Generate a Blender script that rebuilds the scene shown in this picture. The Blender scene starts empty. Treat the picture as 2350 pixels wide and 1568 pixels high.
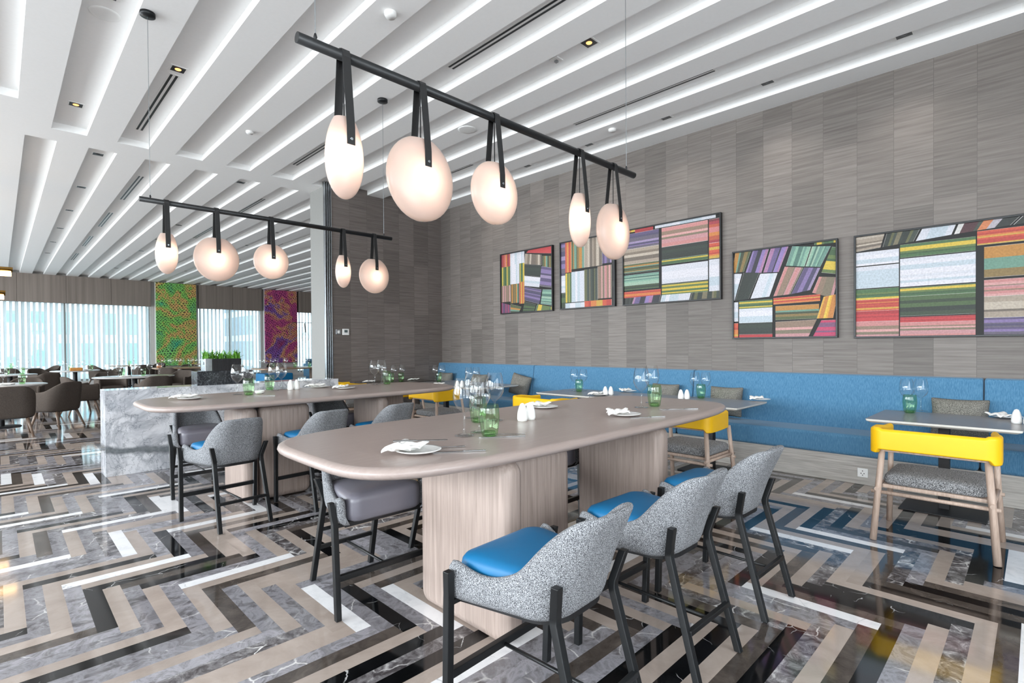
import bpy, bmesh, math, random
from mathutils import Vector, Matrix
random.seed(7)
S = bpy.context.scene
C = bpy.context.scene.collection
PI = math.pi

# ------------------------------------------------------------------ camera
FPX, YAW, PIT, ROL, EYE = 1193.687, .7794, -.0106, -.0074, 1.36
_F = Vector((math.sin(YAW), math.cos(YAW), 0)); _R = Vector((math.cos(YAW), -math.sin(YAW), 0)); _U = Vector((0, 0, 1))
F2 = _F*math.cos(PIT)+_U*math.sin(PIT); U2 = -_F*math.sin(PIT)+_U*math.cos(PIT)
R3 = _R*math.cos(ROL)+U2*math.sin(ROL); U3 = -_R*math.sin(ROL)+U2*math.cos(ROL)
cd = bpy.data.cameras.new('camera'); cam = bpy.data.objects.new('camera', cd); C.objects.link(cam)
M = Matrix.Identity(4)
for i in range(3):
    M[i][0] = R3[i]; M[i][1] = U3[i]; M[i][2] = -F2[i]
M[2][3] = EYE
cam.matrix_world = M
cd.sensor_fit = 'HORIZONTAL'; cd.sensor_width = 36; cd.lens = 36*FPX/2350; cd.shift_y = 22/2350
cd.clip_start = .05; cd.clip_end = 300
S.camera = cam

def at(u, v, z=0.0):
    """place of a photograph pixel on the horizontal plane at height z"""
    d = F2*FPX+R3*(u-1175)-U3*(v-806)
    k = (z-EYE)/d.z
    return (d.x*k, d.y*k)

# ------------------------------------------------------------------ world, exposure, daylight
S.view_settings.view_transform = 'Standard'; S.view_settings.look = 'None'
S.view_settings.gamma = 1; S.view_settings.use_curve_mapping = False
S.view_settings.exposure = -0.08
w = bpy.data.worlds.new('sky'); S.world = w; w.use_nodes = True
wn = w.node_tree.nodes; wl = w.node_tree.links
bg = wn['Background']; bg.inputs[0].default_value = (.86, .94, 1.0, 1); bg.inputs[1].default_value = 4.2
S.cycles.use_denoising = True
S.cycles.max_bounces = 10; S.cycles.diffuse_bounces = 5; S.cycles.glossy_bounces = 4
S.cycles.transmission_bounces = 6; S.cycles.transparent_max_bounces = 24
S.cycles.sample_clamp_indirect = 4; S.cycles.caustics_reflective = False; S.cycles.caustics_refractive = False

def area(name, loc, rot, sx, sy, e, col=(1, .98, .96)):
    l = bpy.data.lights.new(name, 'AREA'); l.shape = 'RECTANGLE'; l.size = sx; l.size_y = sy; l.energy = e; l.color = col
    o = bpy.data.objects.new(name, l); C.objects.link(o); o.location = loc; o.rotation_euler = rot
    return o
# daylight entering through the windows of the left wall (outside the frame)
for i, y in enumerate((-1.0, 4.6, 10.2, 15.8, 21.4)):
    area('window_daylight', (-6.85, y, 2.15), (0, -PI/2, 0), 2.6, 4.4, 250 if y < 9 else 430, (.93, .97, 1))
    o = area('window_skylight', (-6.8, y, 2.5), (0, -PI/2+.42, 0), 1.9, 4.4, 130, (.93, .97, 1)); o.data.spread = 1.5
# and through the windows of the wall behind the camera
for x in (-3.6, 1.2):
    area('window_daylight', (x, -3.85, 2.1), (PI/2, 0, 0), 3.8, 2.6, 170, (.97, .98, 1))

# ------------------------------------------------------------------ materials
def nmat(name):
    m = bpy.data.materials.new(name); m.use_nodes = True
    nt = m.node_tree; b = nt.nodes['Principled BSDF']
    return m, nt, nt.nodes, nt.links, b
def rgb(h):
    h = h.lstrip('#'); c = [int(h[i:i+2], 16)/255 for i in (0, 2, 4)]
    return tuple(x/12.92 if x <= .04045 else ((x+.055)/1.055)**2.4 for x in c)+(1,)
def tex_coord(n, l, kind='Object', scale=(1, 1, 1), rot=(0, 0, 0)):
    tc = n.new('ShaderNodeTexCoord'); mp = n.new('ShaderNodeMapping')
    mp.inputs['Scale'].default_value = scale; mp.inputs['Rotation'].default_value = rot
    l.new(tc.outputs[kind], mp.inputs[0]); return mp.outputs[0]
def ramp(n, stops):
    r = n.new('ShaderNodeValToRGB'); e = r.color_ramp.elements
    e[0].position, e[0].color = stops[0]; e[1].position, e[1].color = stops[-1]
    for p, c in stops[1:-1]:
        k = e.new(p); k.color = c
    return r
def noise(n, l, vec, scale, detail=3, rough=.5, dist=0):
    t = n.new('ShaderNodeTexNoise'); t.inputs['Scale'].default_value = scale; t.inputs['Detail'].default_value = detail
    t.inputs['Roughness'].default_value = rough; t.inputs['Distortion'].default_value = dist
    if vec is not None: l.new(vec, t.inputs['Vector'])
    return t
def plain(name, col, rough=.5, metal=0, var=.06, scale=30, bump=0, spec=.5, coat=0):
    m, nt, n, l, b = nmat(name); c = rgb(col) if isinstance(col, str) else col
    t = noise(n, l, tex_coord(n, l), scale)
    lo = tuple(x*(1-var) for x in c[:3])+(1,); hi = tuple(min(1, x*(1+var)) for x in c[:3])+(1,)
    r = ramp(n, [(.3, lo), (.7, hi)]); l.new(t.outputs[0], r.inputs[0]); l.new(r.outputs[0], b.inputs['Base Color'])
    b.inputs['Roughness'].default_value = rough; b.inputs['Metallic'].default_value = metal
    b.inputs['Specular IOR Level'].default_value = spec; b.inputs['Coat Weight'].default_value = coat
    if bump:
        bp = n.new('ShaderNodeBump'); bp.inputs['Strength'].default_value = bump; bp.inputs['Distance'].default_value = .002
        l.new(t.outputs[0], bp.inputs['Height']); l.new(bp.outputs[0], b.inputs['Normal'])
    return m
def wood(name, c1, c2, scale=(25, 25, 1.2), rough=.45, spec=.4):
    m, nt, n, l, b = nmat(name)
    v = tex_coord(n, l, 'Object', scale)
    t = noise(n, l, v, 3, 6, .6, .4); r = ramp(n, [(.3, rgb(c1)), (.72, rgb(c2))])
    l.new(t.outputs[0], r.inputs[0]); l.new(r.outputs[0], b.inputs['Base Color'])
    b.inputs['Roughness'].default_value = rough; b.inputs['Specular IOR Level'].default_value = spec
    bp = n.new('ShaderNodeBump'); bp.inputs['Strength'].default_value = .15; bp.inputs['Distance'].default_value = .002
    l.new(t.outputs[0], bp.inputs['Height']); l.new(bp.outputs[0], b.inputs['Normal'])
    return m
def tweed(name, cols, scale=260, bump=.6):
    m, nt, n, l, b = nmat(name)
    v = tex_coord(n, l)
    t = noise(n, l, v, scale, 2, .6); r = ramp(n, [(.34, rgb(cols[0])), (.5, rgb(cols[1])), (.64, rgb(cols[2]))])
    l.new(t.outputs[0], r.inputs[0]); l.new(r.outputs[0], b.inputs['Base Color'])
    b.inputs['Roughness'].default_value = .95; b.inputs['Specular IOR Level'].default_value = .15
    bp = n.new('ShaderNodeBump'); bp.inputs['Strength'].default_value = bump; bp.inputs['Distance'].default_value = .002
    l.new(t.outputs[0], bp.inputs['Height']); l.new(bp.outputs[0], b.inputs['Normal'])
    return m
def weave(name, c1, c2, scale=160):
    m, nt, n, l, b = nmat(name)
    v = tex_coord(n, l, 'Object', (1, 1, .12)); t = noise(n, l, v, scale, 2, .5)
    r = ramp(n, [(.3, rgb(c1)), (.7, rgb(c2))]); l.new(t.outputs[0], r.inputs[0]); l.new(r.outputs[0], b.inputs['Base Color'])
    b.inputs['Roughness'].default_value = .9; b.inputs['Specular IOR Level'].default_value = .15
    b.inputs['Sheen Weight'].default_value = .15
    return m
def marble(name, base, vein, scale=3.0, thin=.05, band=True, rough=.1):
    m, nt, n, l, b = nmat(name)
    v = tex_coord(n, l)
    d = noise(n, l, v, scale*1.2, 5, .6)
    mx = n.new('ShaderNodeMixRGB'); mx.inputs[0].default_value = .4; l.new(v, mx.inputs[1]); l.new(d.outputs['Color'], mx.inputs[2])
    vo = n.new('ShaderNodeTexVoronoi'); vo.feature = 'DISTANCE_TO_EDGE'; vo.inputs['Scale'].default_value = scale*3.2
    mp = n.new('ShaderNodeMapping'); mp.inputs['Scale'].default_value = (1.5, 1.5, .62); l.new(mx.outputs[0], mp.inputs[0])
    l.new(mp.outputs[0], vo.inputs['Vector'])
    r = ramp(n, [(0, rgb(vein)), (thin, rgb(base))]); l.new(vo.outputs['Distance'], r.inputs[0])
    t2 = noise(n, l, v, scale*.9, 6, .62, .6)
    r2 = ramp(n, [(.42, (1, 1, 1, 1)), (.52, rgb('#b4b7bc')), (.58, (1, 1, 1, 1))]); l.new(t2.outputs[0], r2.inputs[0])
    mu = n.new('ShaderNodeMixRGB'); mu.blend_type = 'MULTIPLY'; mu.inputs[0].default_value = .8
    l.new(r.outputs[0], mu.inputs[1]); l.new(r2.outputs[0], mu.inputs[2])
    out = mu.outputs[0]
    if band:   # one broad grey vein low across the slab
        sp = n.new('ShaderNodeSeparateXYZ'); l.new(v, sp.inputs[0])
        nb = noise(n, l, v, 2.2, 5, .6)
        a = n.new('ShaderNodeMath'); a.operation = 'MULTIPLY_ADD'; a.inputs[1].default_value = .22; l.new(nb.outputs[0], a.inputs[0]); l.new(sp.outputs['Z'], a.inputs[2])
        sl = n.new('ShaderNodeMath'); sl.operation = 'MULTIPLY_ADD'; sl.inputs[1].default_value = .12; l.new(sp.outputs['X'], sl.inputs[0]); l.new(a.outputs[0], sl.inputs[2])
        rb = ramp(n, [(.345, (0, 0, 0, 1)), (.375, (1, 1, 1, 1)), (.42, (1, 1, 1, 1)), (.45, (0, 0, 0, 1))]); l.new(sl.outputs[0], rb.inputs[0])
        mb = n.new('ShaderNodeMixRGB'); l.new(rb.outputs[0], mb.inputs[0]); l.new(out, mb.inputs[1])
        t4 = noise(n, l, v, 14, 5, .7); r4 = ramp(n, [(.3, rgb('#5a5f63')), (.7, rgb('#82878b'))]); l.new(t4.outputs[0], r4.inputs[0]); l.new(r4.outputs[0], mb.inputs[2])
        out = mb.outputs[0]
    l.new(out, b.inputs['Base Color']); b.inputs['Roughness'].default_value = rough
    return m

def stone(name, cols, rnd_amt=.18, vein=None, vscale=6, vthin=.02, nscale=9, rough=.07):
    """polished floor stone; 'rnd' colour attribute shifts the pattern and the tone from tile to tile"""
    m, nt, n, l, b = nmat(name)
    at_ = n.new('ShaderNodeAttribute'); at_.attribute_name = 'rnd'
    tc = n.new('ShaderNodeTexCoord')
    sc = n.new('ShaderNodeVectorMath'); sc.operation = 'SCALE'; sc.inputs['Scale'].default_value = 40; l.new(at_.outputs['Color'], sc.inputs[0])
    ad = n.new('ShaderNodeVectorMath'); ad.operation = 'ADD'; l.new(tc.outputs['Object'], ad.inputs[0]); l.new(sc.outputs[0], ad.inputs[1])
    t = noise(n, l, ad.outputs[0], nscale, 7, .68, .7)
    st = [(.28+.44*i/(len(cols)-1), rgb(c)) for i, c in enumerate(cols)]
    r = ramp(n, st); l.new(t.outputs[0], r.inputs[0]); out = r.outputs[0]
    if vein:
        t3 = noise(n, l, ad.outputs[0], 4, 4, .6)
        mx = n.new('ShaderNodeMixRGB'); mx.inputs[0].default_value = .12; l.new(ad.outputs[0], mx.inputs[1]); l.new(t3.outputs['Color'], mx.inputs[2])
        vo = n.new('ShaderNodeTexVoronoi'); vo.feature = 'DISTANCE_TO_EDGE'; vo.inputs['Scale'].default_value = vscale; l.new(mx.outputs[0], vo.inputs['Vector'])
        rv = ramp(n, [(0, (1, 1, 1, 1)), (vthin, (0, 0, 0, 1))]); l.new(vo.outputs['Distance'], rv.inputs[0])
        t5 = noise(n, l, ad.outputs[0], 5, 3); r5 = ramp(n, [(.5, (0, 0, 0, 1)), (.62, (1, 1, 1, 1))]); l.new(t5.outputs[0], r5.inputs[0])
        mm = n.new('ShaderNodeMath'); mm.operation = 'MULTIPLY'; l.new(rv.outputs[0], mm.inputs[0]); l.new(r5.outputs[0], mm.inputs[1])
        mv = n.new('ShaderNodeMixRGB'); l.new(mm.outputs[0], mv.inputs[0]); l.new(out, mv.inputs[1]); mv.inputs[2].default_value = rgb(vein); out = mv.outputs[0]
    sp = n.new('ShaderNodeSeparateColor'); l.new(at_.outputs['Color'], sp.inputs[0])
    vv = n.new('ShaderNodeMath'); vv.operation = 'MULTIPLY_ADD'; vv.inputs[1].default_value = rnd_amt*2; vv.inputs[2].default_value = 1-rnd_amt; l.new(sp.outputs[0], vv.inputs[0])
    hs = n.new('ShaderNodeHueSaturation'); l.new(out, hs.inputs['Color']); l.new(vv.outputs[0], hs.inputs['Value'])
    l.new(hs.outputs[0], b.inputs['Base Color']); b.inputs['Roughness'].default_value = rough
    b.inputs['Specular IOR Level'].default_value = .6
    return m
STONE = {
 'E': stone('stone_beige', ['#978a82', '#a5988f', '#b2a59c'], .07, None, nscale=4),
 'G': stone('stone_grey', ['#4b494c', '#6b696c', '#96949a', '#767478', '#8d8b8f'], .2, '#dddbd9', 5, .022),
 'D': stone('stone_brown', ['#39332f', '#4f4843', '#655c56'], .2, None),
 'B': stone('stone_black', ["#08090a", "#0e0f11", "#191a1d"], .2, '#dcdcdc', 4, .008),
 'W': stone('stone_white', ['#d4d5d8', '#e8e8ea', '#ececee'], .03, '#a9abb0', 5, .01),
 'M': stone('stone_mottled', ['#2f2c2d', '#4a4648', '#7d7a7c', '#c9c7c6'], .1, '#e8e6e4', 9, .04, nscale=16),
}
white_paint = plain('white_paint', '#f0f0ef', .65, var=.01)
grey_paint = plain('grey_paint', '#82827f', .5, var=.02)

def wall_mat(name, axis, colw, off, c1, c2, joint='#5d5854', hgt=.98):
    """limestone-like panels with a fine horizontal vein, upright panels of random height"""
    m, nt, n, l, b = nmat(name)
    tc = n.new('ShaderNodeTexCoord'); sp = n.new('ShaderNodeSeparateXYZ'); l.new(tc.outputs['Object'], sp.inputs[0])
    def math_(op, a, bb=None, c=None):
        q = n.new('ShaderNodeMath'); q.operation = op
        for i, x in enumerate((a, bb, c)):
            if x is None: continue
            if isinstance(x, (int, float)): q.inputs[i].default_value = x
            else: l.new(x, q.inputs[i])
        return q.outputs[0]
    a = math_('DIVIDE', math_('SUBTRACT', sp.outputs[axis], off), colw)
    col = math_('FLOOR', a); fr = math_('FRACT', a)
    wn1 = n.new('ShaderNodeTexWhiteNoise'); wn1.noise_dimensions = '1D'; l.new(col, wn1.inputs['W'])
    zz = math_('ADD', math_('DIVIDE', sp.outputs['Z'], hgt), math_('MULTIPLY', wn1.outputs['Value'], 7.3))
    row = math_('FLOOR', zz); frz = math_('FRACT', zz)
    cv = n.new('ShaderNodeCombineXYZ'); l.new(col, cv.inputs[0]); l.new(row, cv.inputs[1])
    wn2 = n.new('ShaderNodeTexWhiteNoise'); wn2.noise_dimensions = '2D'; l.new(cv.outputs[0], wn2.inputs['Vector'])
    # streaks
    s = n.new('ShaderNodeCombineXYZ')
    l.new(math_('MULTIPLY_ADD', wn2.outputs['Value'], 30, math_('MULTIPLY', sp.outputs[axis], .8)), s.inputs[0])
    l.new(math_('MULTIPLY_ADD', wn2.outputs['Value'], 17, math_('MULTIPLY', sp.outputs['Z'], 22)), s.inputs[1])
    t = noise(n, l, s.outputs[0], 2.0, 5, .62, .25)
    r = ramp(n, [(.32, rgb(c1)), (.68, rgb(c2))]); l.new(t.outputs[0], r.inputs[0])
    hs = n.new('ShaderNodeHueSaturation'); l.new(r.outputs[0], hs.inputs['Color'])
    l.new(math_('MULTIPLY_ADD', wn2.outputs['Value'], .34, .83), hs.inputs['Value'])
    jl = math_('MAXIMUM', math_('LESS_THAN', fr, .012), math_('LESS_THAN', frz, .004))
    mx = n.new('ShaderNodeMixRGB'); l.new(jl, mx.inputs[0]); l.new(hs.outputs[0], mx.inputs[1]); mx.inputs[2].default_value = rgb(joint)
    l.new(mx.outputs[0], b.inputs['Base Color']); b.inputs['Roughness'].default_value = .5; b.inputs['Specular IOR Level'].default_value = .35
    return m
M_WALL = wall_mat('panel_wall', 'Y', .3145, .714, '#645d59', '#7b7570')
M_ALC = wall_mat('panel_alcove', 'X', .335, 4.11, '#655d59', '#7d7570')
M_VAL = wood('valance_wood', '#71675f', '#8b8179', (3, 3, .05), .6)
M_PLINTH = wood('plinth_stone', '#98938d', '#c3bfb9', (1, 1.2, 26), .4)
M_TOP = wood('bar_top', '#988983', '#a3958f', (1.5, 20, 20), .3, .5)
M_PED = wood('pedestal_wood', '#8f8078', '#b09f96', (22, 22, .8), .5)
M_CHAIRWOOD = wood('chair_wood', '#a08b7d', '#c0ab9d', (30, 30, 2), .45)
M_BROWNWOOD = wood('brown_wood', '#5b4a3f', '#8b7767', (30, 30, 2), .4)
M_TWEED = tweed('grey_tweed', ['#222326', '#75777b', '#b6b8bb'], 390)
M_TWEED2 = tweed('grey_seat_fabric', ['#27282a', '#707173', '#b4b5b7'], 250, .4)
M_CUSH = tweed('pillow_fabric', ['#3f3e3b', '#72706b', '#9a978f'], 220, .4)
M_BROWN = tweed('taupe_upholstery', ['#39332f', '#4b443f', '#5d554f'], 260, .25)
M_BLUEL = plain('blue_leather', '#006494', .5, var=.04, scale=6, bump=.05)
M_GREYL = plain('grey_leather', '#6d6b74', .32, var=.04, scale=6, bump=.05)
M_YEL = plain('yellow_leather', '#eab600', .5, var=.03, scale=8, bump=.05)
M_BLUEF = weave('blue_fabric', '#406d8e', '#5884a3')
M_BLACK = plain('black_metal', '#17191b', .38, .2, var=.1)
M_IRON = plain('black_iron', '#1c1c1e', .5, .3, var=.1)
M_STRAP = plain('black_leather', '#141415', .55, var=.15, scale=80, bump=.2)
M_STEEL = plain('brushed_steel', '#a9aeb2', .25, 1, var=.08)
M_CUT = plain('polished_steel', '#8f8f8f', .22, 1, var=.03)
M_CHINA = plain('white_china', '#f0f0ee', .15, var=.01, coat=.3)
M_NAP = plain('white_linen', '#f2f1ee', .85, var=.02, scale=60, bump=.2)
M_GTOP = plain('grey_table_top', '#7f7c7c', .28, var=.04, scale=14)
M_GEDGE = plain('pale_table_edge', '#d5d2cb', .4, var=.02)
M_DTOP = plain('dark_table_top', '#4c4642', .3, var=.08)
M_WHM = marble('white_marble', '#d9dade', '#a3a6ab', 2.6, .035)
M_BLM = marble('black_marble', '#34363a', '#7e8388', 4, .03, band=False, rough=.15)
M_BRASS = plain('brass', '#b08848', .25, 1)
M_PLASTIC = plain('white_plastic', '#e9e9e7', .4, var=.01)
M_SLATE = plain('ribbed_black', '#1d1c1f', .6, var=.2, scale=40)

def emis(name, col, s):
    m, nt, n, l, b = nmat(name); b.inputs['Base Color'].default_value = rgb(col)
    b.inputs['Emission Color'].default_value = rgb(col); b.inputs['Emission Strength'].default_value = s
    return m
M_BULB = emis('bulb', '#ffe9cf', 30)
M_SPOT = emis('spot_lamp', '#ffb26b', 2.2)
M_WARM = emis('warm_lamp', '#ffcf8f', 9)
def thin_glass(name, tint, refl=.9, edge='#c9d3d6', edge_amt=.55, rough=.02):
    m = bpy.data.materials.new(name); m.use_nodes = True; n = m.node_tree.nodes; l = m.node_tree.links; n.clear()
    o = n.new('ShaderNodeOutputMaterial'); tr = n.new('ShaderNodeBsdfTransparent'); gl = n.new('ShaderNodeBsdfGlossy'); gl.inputs['Roughness'].default_value = rough
    lw = n.new('ShaderNodeLayerWeight'); lw.inputs[0].default_value = .35
    r = ramp(n, [(0, rgb(tint)), (.55, rgb(tint)), (1, rgb(edge))]); l.new(lw.outputs['Facing'], r.inputs[0]); l.new(r.outputs[0], tr.inputs[0])
    l2 = n.new('ShaderNodeLayerWeight'); l2.inputs[0].default_value = .5; pw = n.new('ShaderNodeMath'); pw.operation = 'POWER'; pw.inputs[1].default_value = 3.0; l.new(l2.outputs['Facing'], pw.inputs[0])
    mu = n.new('ShaderNodeMath'); mu.operation = 'MULTIPLY_ADD'; mu.inputs[1].default_value = refl*.6; mu.inputs[2].default_value = .05; l.new(pw.outputs[0], mu.inputs[0])
    mx = n.new('ShaderNodeMixShader'); l.new(mu.outputs[0], mx.inputs[0]); l.new(tr.outputs[0], mx.inputs[1]); l.new(gl.outputs[0], mx.inputs[2])
    l.new(mx.outputs[0], o.inputs[0]); return m
M_GLASS = thin_glass('clear_glass', '#fcfdfd', 1.5, '#bfc8cc')
M_GREEN = thin_glass('green_glass', '#e0f5da', 1.0, '#8fd08c')
M_PANE = thin_glass('window_glass', '#f2f8fa', .5, '#d5e5ea')
def frosted():
    m = bpy.data.materials.new('frosted_glass'); m.use_nodes = True; n = m.node_tree.nodes; l = m.node_tree.links; n.clear()
    o = n.new('ShaderNodeOutputMaterial'); t = n.new('ShaderNodeBsdfTranslucent'); d = n.new('ShaderNodeBsdfDiffuse'); g = n.new('ShaderNodeBsdfGlossy')
    tx = noise(n, l, tex_coord(n, l), 8)
    r = ramp(n, [(.3, rgb('#f3d9cd')), (.7, rgb('#f8e4d9'))]); l.new(tx.outputs[0], r.inputs[0]); l.new(r.outputs[0], t.inputs[0])
    d.inputs[0].default_value = rgb('#e8cfc4'); g.inputs['Roughness'].default_value = .3
    m1 = n.new('ShaderNodeMixShader'); m1.inputs[0].default_value = .45; l.new(t.outputs[0], m1.inputs[1]); l.new(d.outputs[0], m1.inputs[2])
    fr = n.new('ShaderNodeFresnel'); m2 = n.new('ShaderNodeMixShader'); l.new(fr.outputs[0], m2.inputs[0]); l.new(m1.outputs[0], m2.inputs[1]); l.new(g.outputs[0], m2.inputs[2])
    l.new(m2.outputs[0], o.inputs[0]); return m
M_FROST = frosted()
def blind_mat():
    m = bpy.data.materials.new('blind_fabric'); m.use_nodes = True; n = m.node_tree.nodes; l = m.node_tree.links; n.clear()
    o = n.new('ShaderNodeOutputMaterial'); t = n.new('ShaderNodeBsdfTranslucent'); d = n.new('ShaderNodeBsdfDiffuse')
    tx = noise(n, l, tex_coord(n, l, 'Object', (40, 40, 2)), 6); r = ramp(n, [(.3, rgb('#e4e9ea')), (.7, rgb('#f4f6f6'))]); l.new(tx.outputs[0], r.inputs[0])
    l.new(r.outputs[0], t.inputs[0]); l.new(r.outputs[0], d.inputs[0])
    mx = n.new('ShaderNodeMixShader'); mx.inputs[0].default_value = .35; l.new(t.outputs[0], mx.inputs[1]); l.new(d.outputs[0], mx.inputs[2]); l.new(mx.outputs[0], o.inputs[0])
    return m
M_BLIND = blind_mat()
def yarn(name, stops, seed):
    """threads strung in many directions over a dark ground"""
    m, nt, n, l, b = nmat(name)
    v = tex_coord(n, l); big = noise(n, l, v, .9, 3, .6, .4)
    r = ramp(n, stops); l.new(big.outputs[0], r.inputs[0])
    d = noise(n, l, v, 1.3+seed*.3, 2); mx = n.new('ShaderNodeMixRGB'); mx.inputs[0].default_value = .22; l.new(v, mx.inputs[1]); l.new(d.outputs['Color'], mx.inputs[2])
    prev = None
    for ang, s in ((.55, 4.4), (-.8, 5.0), (1.5, 5.6)):
        mp = n.new('ShaderNodeMapping'); mp.inputs['Rotation'].default_value = (0, ang+seed*.2, 0); l.new(mx.outputs[0], mp.inputs[0])
        wv = n.new('ShaderNodeTexWave'); wv.inputs['Scale'].default_value = s; wv.inputs['Distortion'].default_value = 4.5; wv.inputs['Detail'].default_value = 2; wv.inputs['Detail Scale'].default_value = 1.5; l.new(mp.outputs[0], wv.inputs['Vector'])
        q = ramp(n, [(.7, (0, 0, 0, 1)), (.93, (1, 1, 1, 1))]); l.new(wv.outputs['Fac'], q.inputs[0])
        if prev is None: prev = q.outputs[0]
        else:
            m1 = n.new('ShaderNodeMixRGB'); m1.blend_type = 'LIGHTEN'; m1.inputs[0].default_value = 1; l.new(prev, m1.inputs[1]); l.new(q.outputs[0], m1.inputs[2]); prev = m1.outputs[0]
    dk = n.new('ShaderNodeMixRGB'); dk.blend_type = 'MULTIPLY'; dk.inputs[0].default_value = 1; dk.inputs[2].default_value = (.16, .15, .2, 1); l.new(r.outputs[0], dk.inputs[1])
    mu = n.new('ShaderNodeMixRGB'); l.new(prev, mu.inputs[0]); l.new(dk.outputs[0], mu.inputs[1]); l.new(r.outputs[0], mu.inputs[2])
    l.new(mu.outputs[0], b.inputs['Base Color']); b.inputs['Roughness'].default_value = .8
    return m
M_YARNG = yarn('green_string_art', [(.3, rgb('#39b08a')), (.44, rgb('#8fce62')), (.5, rgb('#dba868')), (.55, rgb('#86c95c')), (.75, rgb('#2c9a86'))], 1)
M_YARNP = yarn('purple_string_art', [(.3, rgb('#a33a6a')), (.44, rgb('#8660b4')), (.5, rgb('#e0a070')), (.55, rgb('#c65088')), (.75, rgb('#8a3f86'))], 2)
def vcol(name, rough=.6):
    m, nt, n, l, b = nmat(name); a = n.new('ShaderNodeAttribute'); a.attribute_name = 'ink'
    t = noise(n, l, tex_coord(n, l, 'Object', (1, 1, 1)), 60, 3)
    r = ramp(n, [(.3, rgb('#e0e0e0')), (.7, (1, 1, 1, 1))]); l.new(t.outputs[0], r.inputs[0])
    mu = n.new('ShaderNodeMixRGB'); mu.blend_type = 'MULTIPLY'; mu.inputs[0].default_value = 1; l.new(a.outputs['Color'], mu.inputs[1]); l.new(r.outputs[0], mu.inputs[2])
    l.new(mu.outputs[0], b.inputs['Base Color']); b.inputs['Roughness'].default_value = rough; return m
M_PRINT = vcol('print_paper')
M_LEAF = plain('leaf_green', '#5f9a2c', .6, var=.3, scale=12)

# ------------------------------------------------------------------ mesh helpers
class MB:
    def __init__(s): s.bm = bmesh.new()
    def box(s, x0, y0, z0, x1, y1, z1, mi=0):
        v = [s.bm.verts.new(p) for p in ((x0, y0, z0), (x1, y0, z0), (x1, y1, z0), (x0, y1, z0), (x0, y0, z1), (x1, y0, z1), (x1, y1, z1), (x0, y1, z1))]
        for f in ((3, 2, 1, 0), (4, 5, 6, 7), (0, 1, 5, 4), (1, 2, 6, 5), (2, 3, 7, 6), (3, 0, 4, 7)):
            k = s.bm.faces.new([v[i] for i in f]); k.material_index = mi
        return s
    def rings(s, rings, close=True, cap=True, mi=0, smooth=False):
        R = [[s.bm.verts.new(p) for p in r] for r in rings]; N = len(R[0])
        for a, b in zip(R, R[1:]):
            for i in range(N if close else N-1):
                j = (i+1) % N
                f = s.bm.faces.new((a[i], a[j], b[j], b[i])); f.material_index = mi; f.smooth = smooth
        if cap:
            f = s.bm.faces.new(list(reversed(R[0]))); f.material_index = mi
            f = s.bm.faces.new(R[-1]); f.material_index = mi
        return s
    def lathe(s, prof, seg=20, c=(0, 0, 0), mi=0, ribs=0, amp=0, cap=False):
        rr = []
        for r, z in prof:
            rr.append([(c[0]+r*(1+(amp*math.cos(ribs*2*PI*i/seg) if ribs else 0))*math.cos(2*PI*i/seg), c[1]+r*(1+(amp*math.cos(ribs*2*PI*i/seg) if ribs else 0))*math.sin(2*PI*i/seg), c[2]+z) for i in range(seg)])
        return s.rings(rr, True, cap, mi, True)
    def tube(s, pts, r, seg=10, mi=0, r2=None, cap=True):
        pts = [Vector(p) for p in pts]; rr = []; up = None
        for i, p in enumerate(pts):
            d = (pts[min(i+1, len(pts)-1)]-pts[max(i-1, 0)]).normalized()
            if up is None: up = Vector((0, 0, 1)) if abs(d.z) < .9 else Vector((1, 0, 0))
            a = d.cross(up).normalized(); b = a.cross(d)
            q = r if r2 is None else r+(r2-r)*i/(len(pts)-1)
            rr.append([tuple(p+a*q*math.cos(2*PI*k/seg)+b*q*math.sin(2*PI*k/seg)) for k in range(seg)])
        return s.rings(rr, True, cap, mi, seg > 6)
    def post(s, pts, hx, hy=None, mi=0):
        hy = hy or hx
        return s.rings([[(p[0]-hx, p[1]-hy, p[2]), (p[0]+hx, p[1]-hy, p[2]), (p[0]+hx, p[1]+hy, p[2]), (p[0]-hx, p[1]+hy, p[2])] for p in pts])
    def strip(s, path, wid, th, axis='X', mi=0):
        """a flat strap along path, width along axis"""
        P = [Vector(p) for p in path]; W = Vector((1, 0, 0)) if axis == 'X' else Vector((0, 1, 0)); rr = []
        for i, p in enumerate(P):
            d = (P[min(i+1, len(P)-1)]-P[max(i-1, 0)]).normalized(); nn = d.cross(W).normalized()
            rr.append([tuple(p-W*wid/2-nn*th/2), tuple(p+W*wid/2-nn*th/2), tuple(p+W*wid/2+nn*th/2), tuple(p-W*wid/2+nn*th/2)])
        return s.rings(rr)
    def prism(s, out, z0, z1, mi=0):
        return s.rings([[(x, y, z0) for x, y in out], [(x, y, z1) for x, y in out]])
    def build(s, name, mats, parent=None, bevel=0, sub=0, smooth=False, bseg=2):
        me = bpy.data.meshes.new(name); bmesh.ops.recalc_face_normals(s.bm, faces=s.bm.faces); s.bm.to_mesh(me); s.bm.free()
        for m in (mats if isinstance(mats, (list, tuple)) else [mats]): me.materials.append(m)
        o = bpy.data.objects.new(name, me); C.objects.link(o)
        if parent: o.parent = parent
        if smooth:
            for p in me.polygons: p.use_smooth = True
        if bevel:
            b = o.modifiers.new('bevel', 'BEVEL'); b.width = bevel; b.segments = bseg; b.limit_method = 'ANGLE'; b.angle_limit = .6
            for p in me.polygons: p.use_smooth = True
            try:
                wn_ = o.modifiers.new('wn', 'WEIGHTED_NORMAL'); wn_.keep_sharp = True
            except Exception: pass
        if sub:
            q = o.modifiers.new('sub', 'SUBSURF'); q.levels = sub; q.render_levels = sub
        return o
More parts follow.
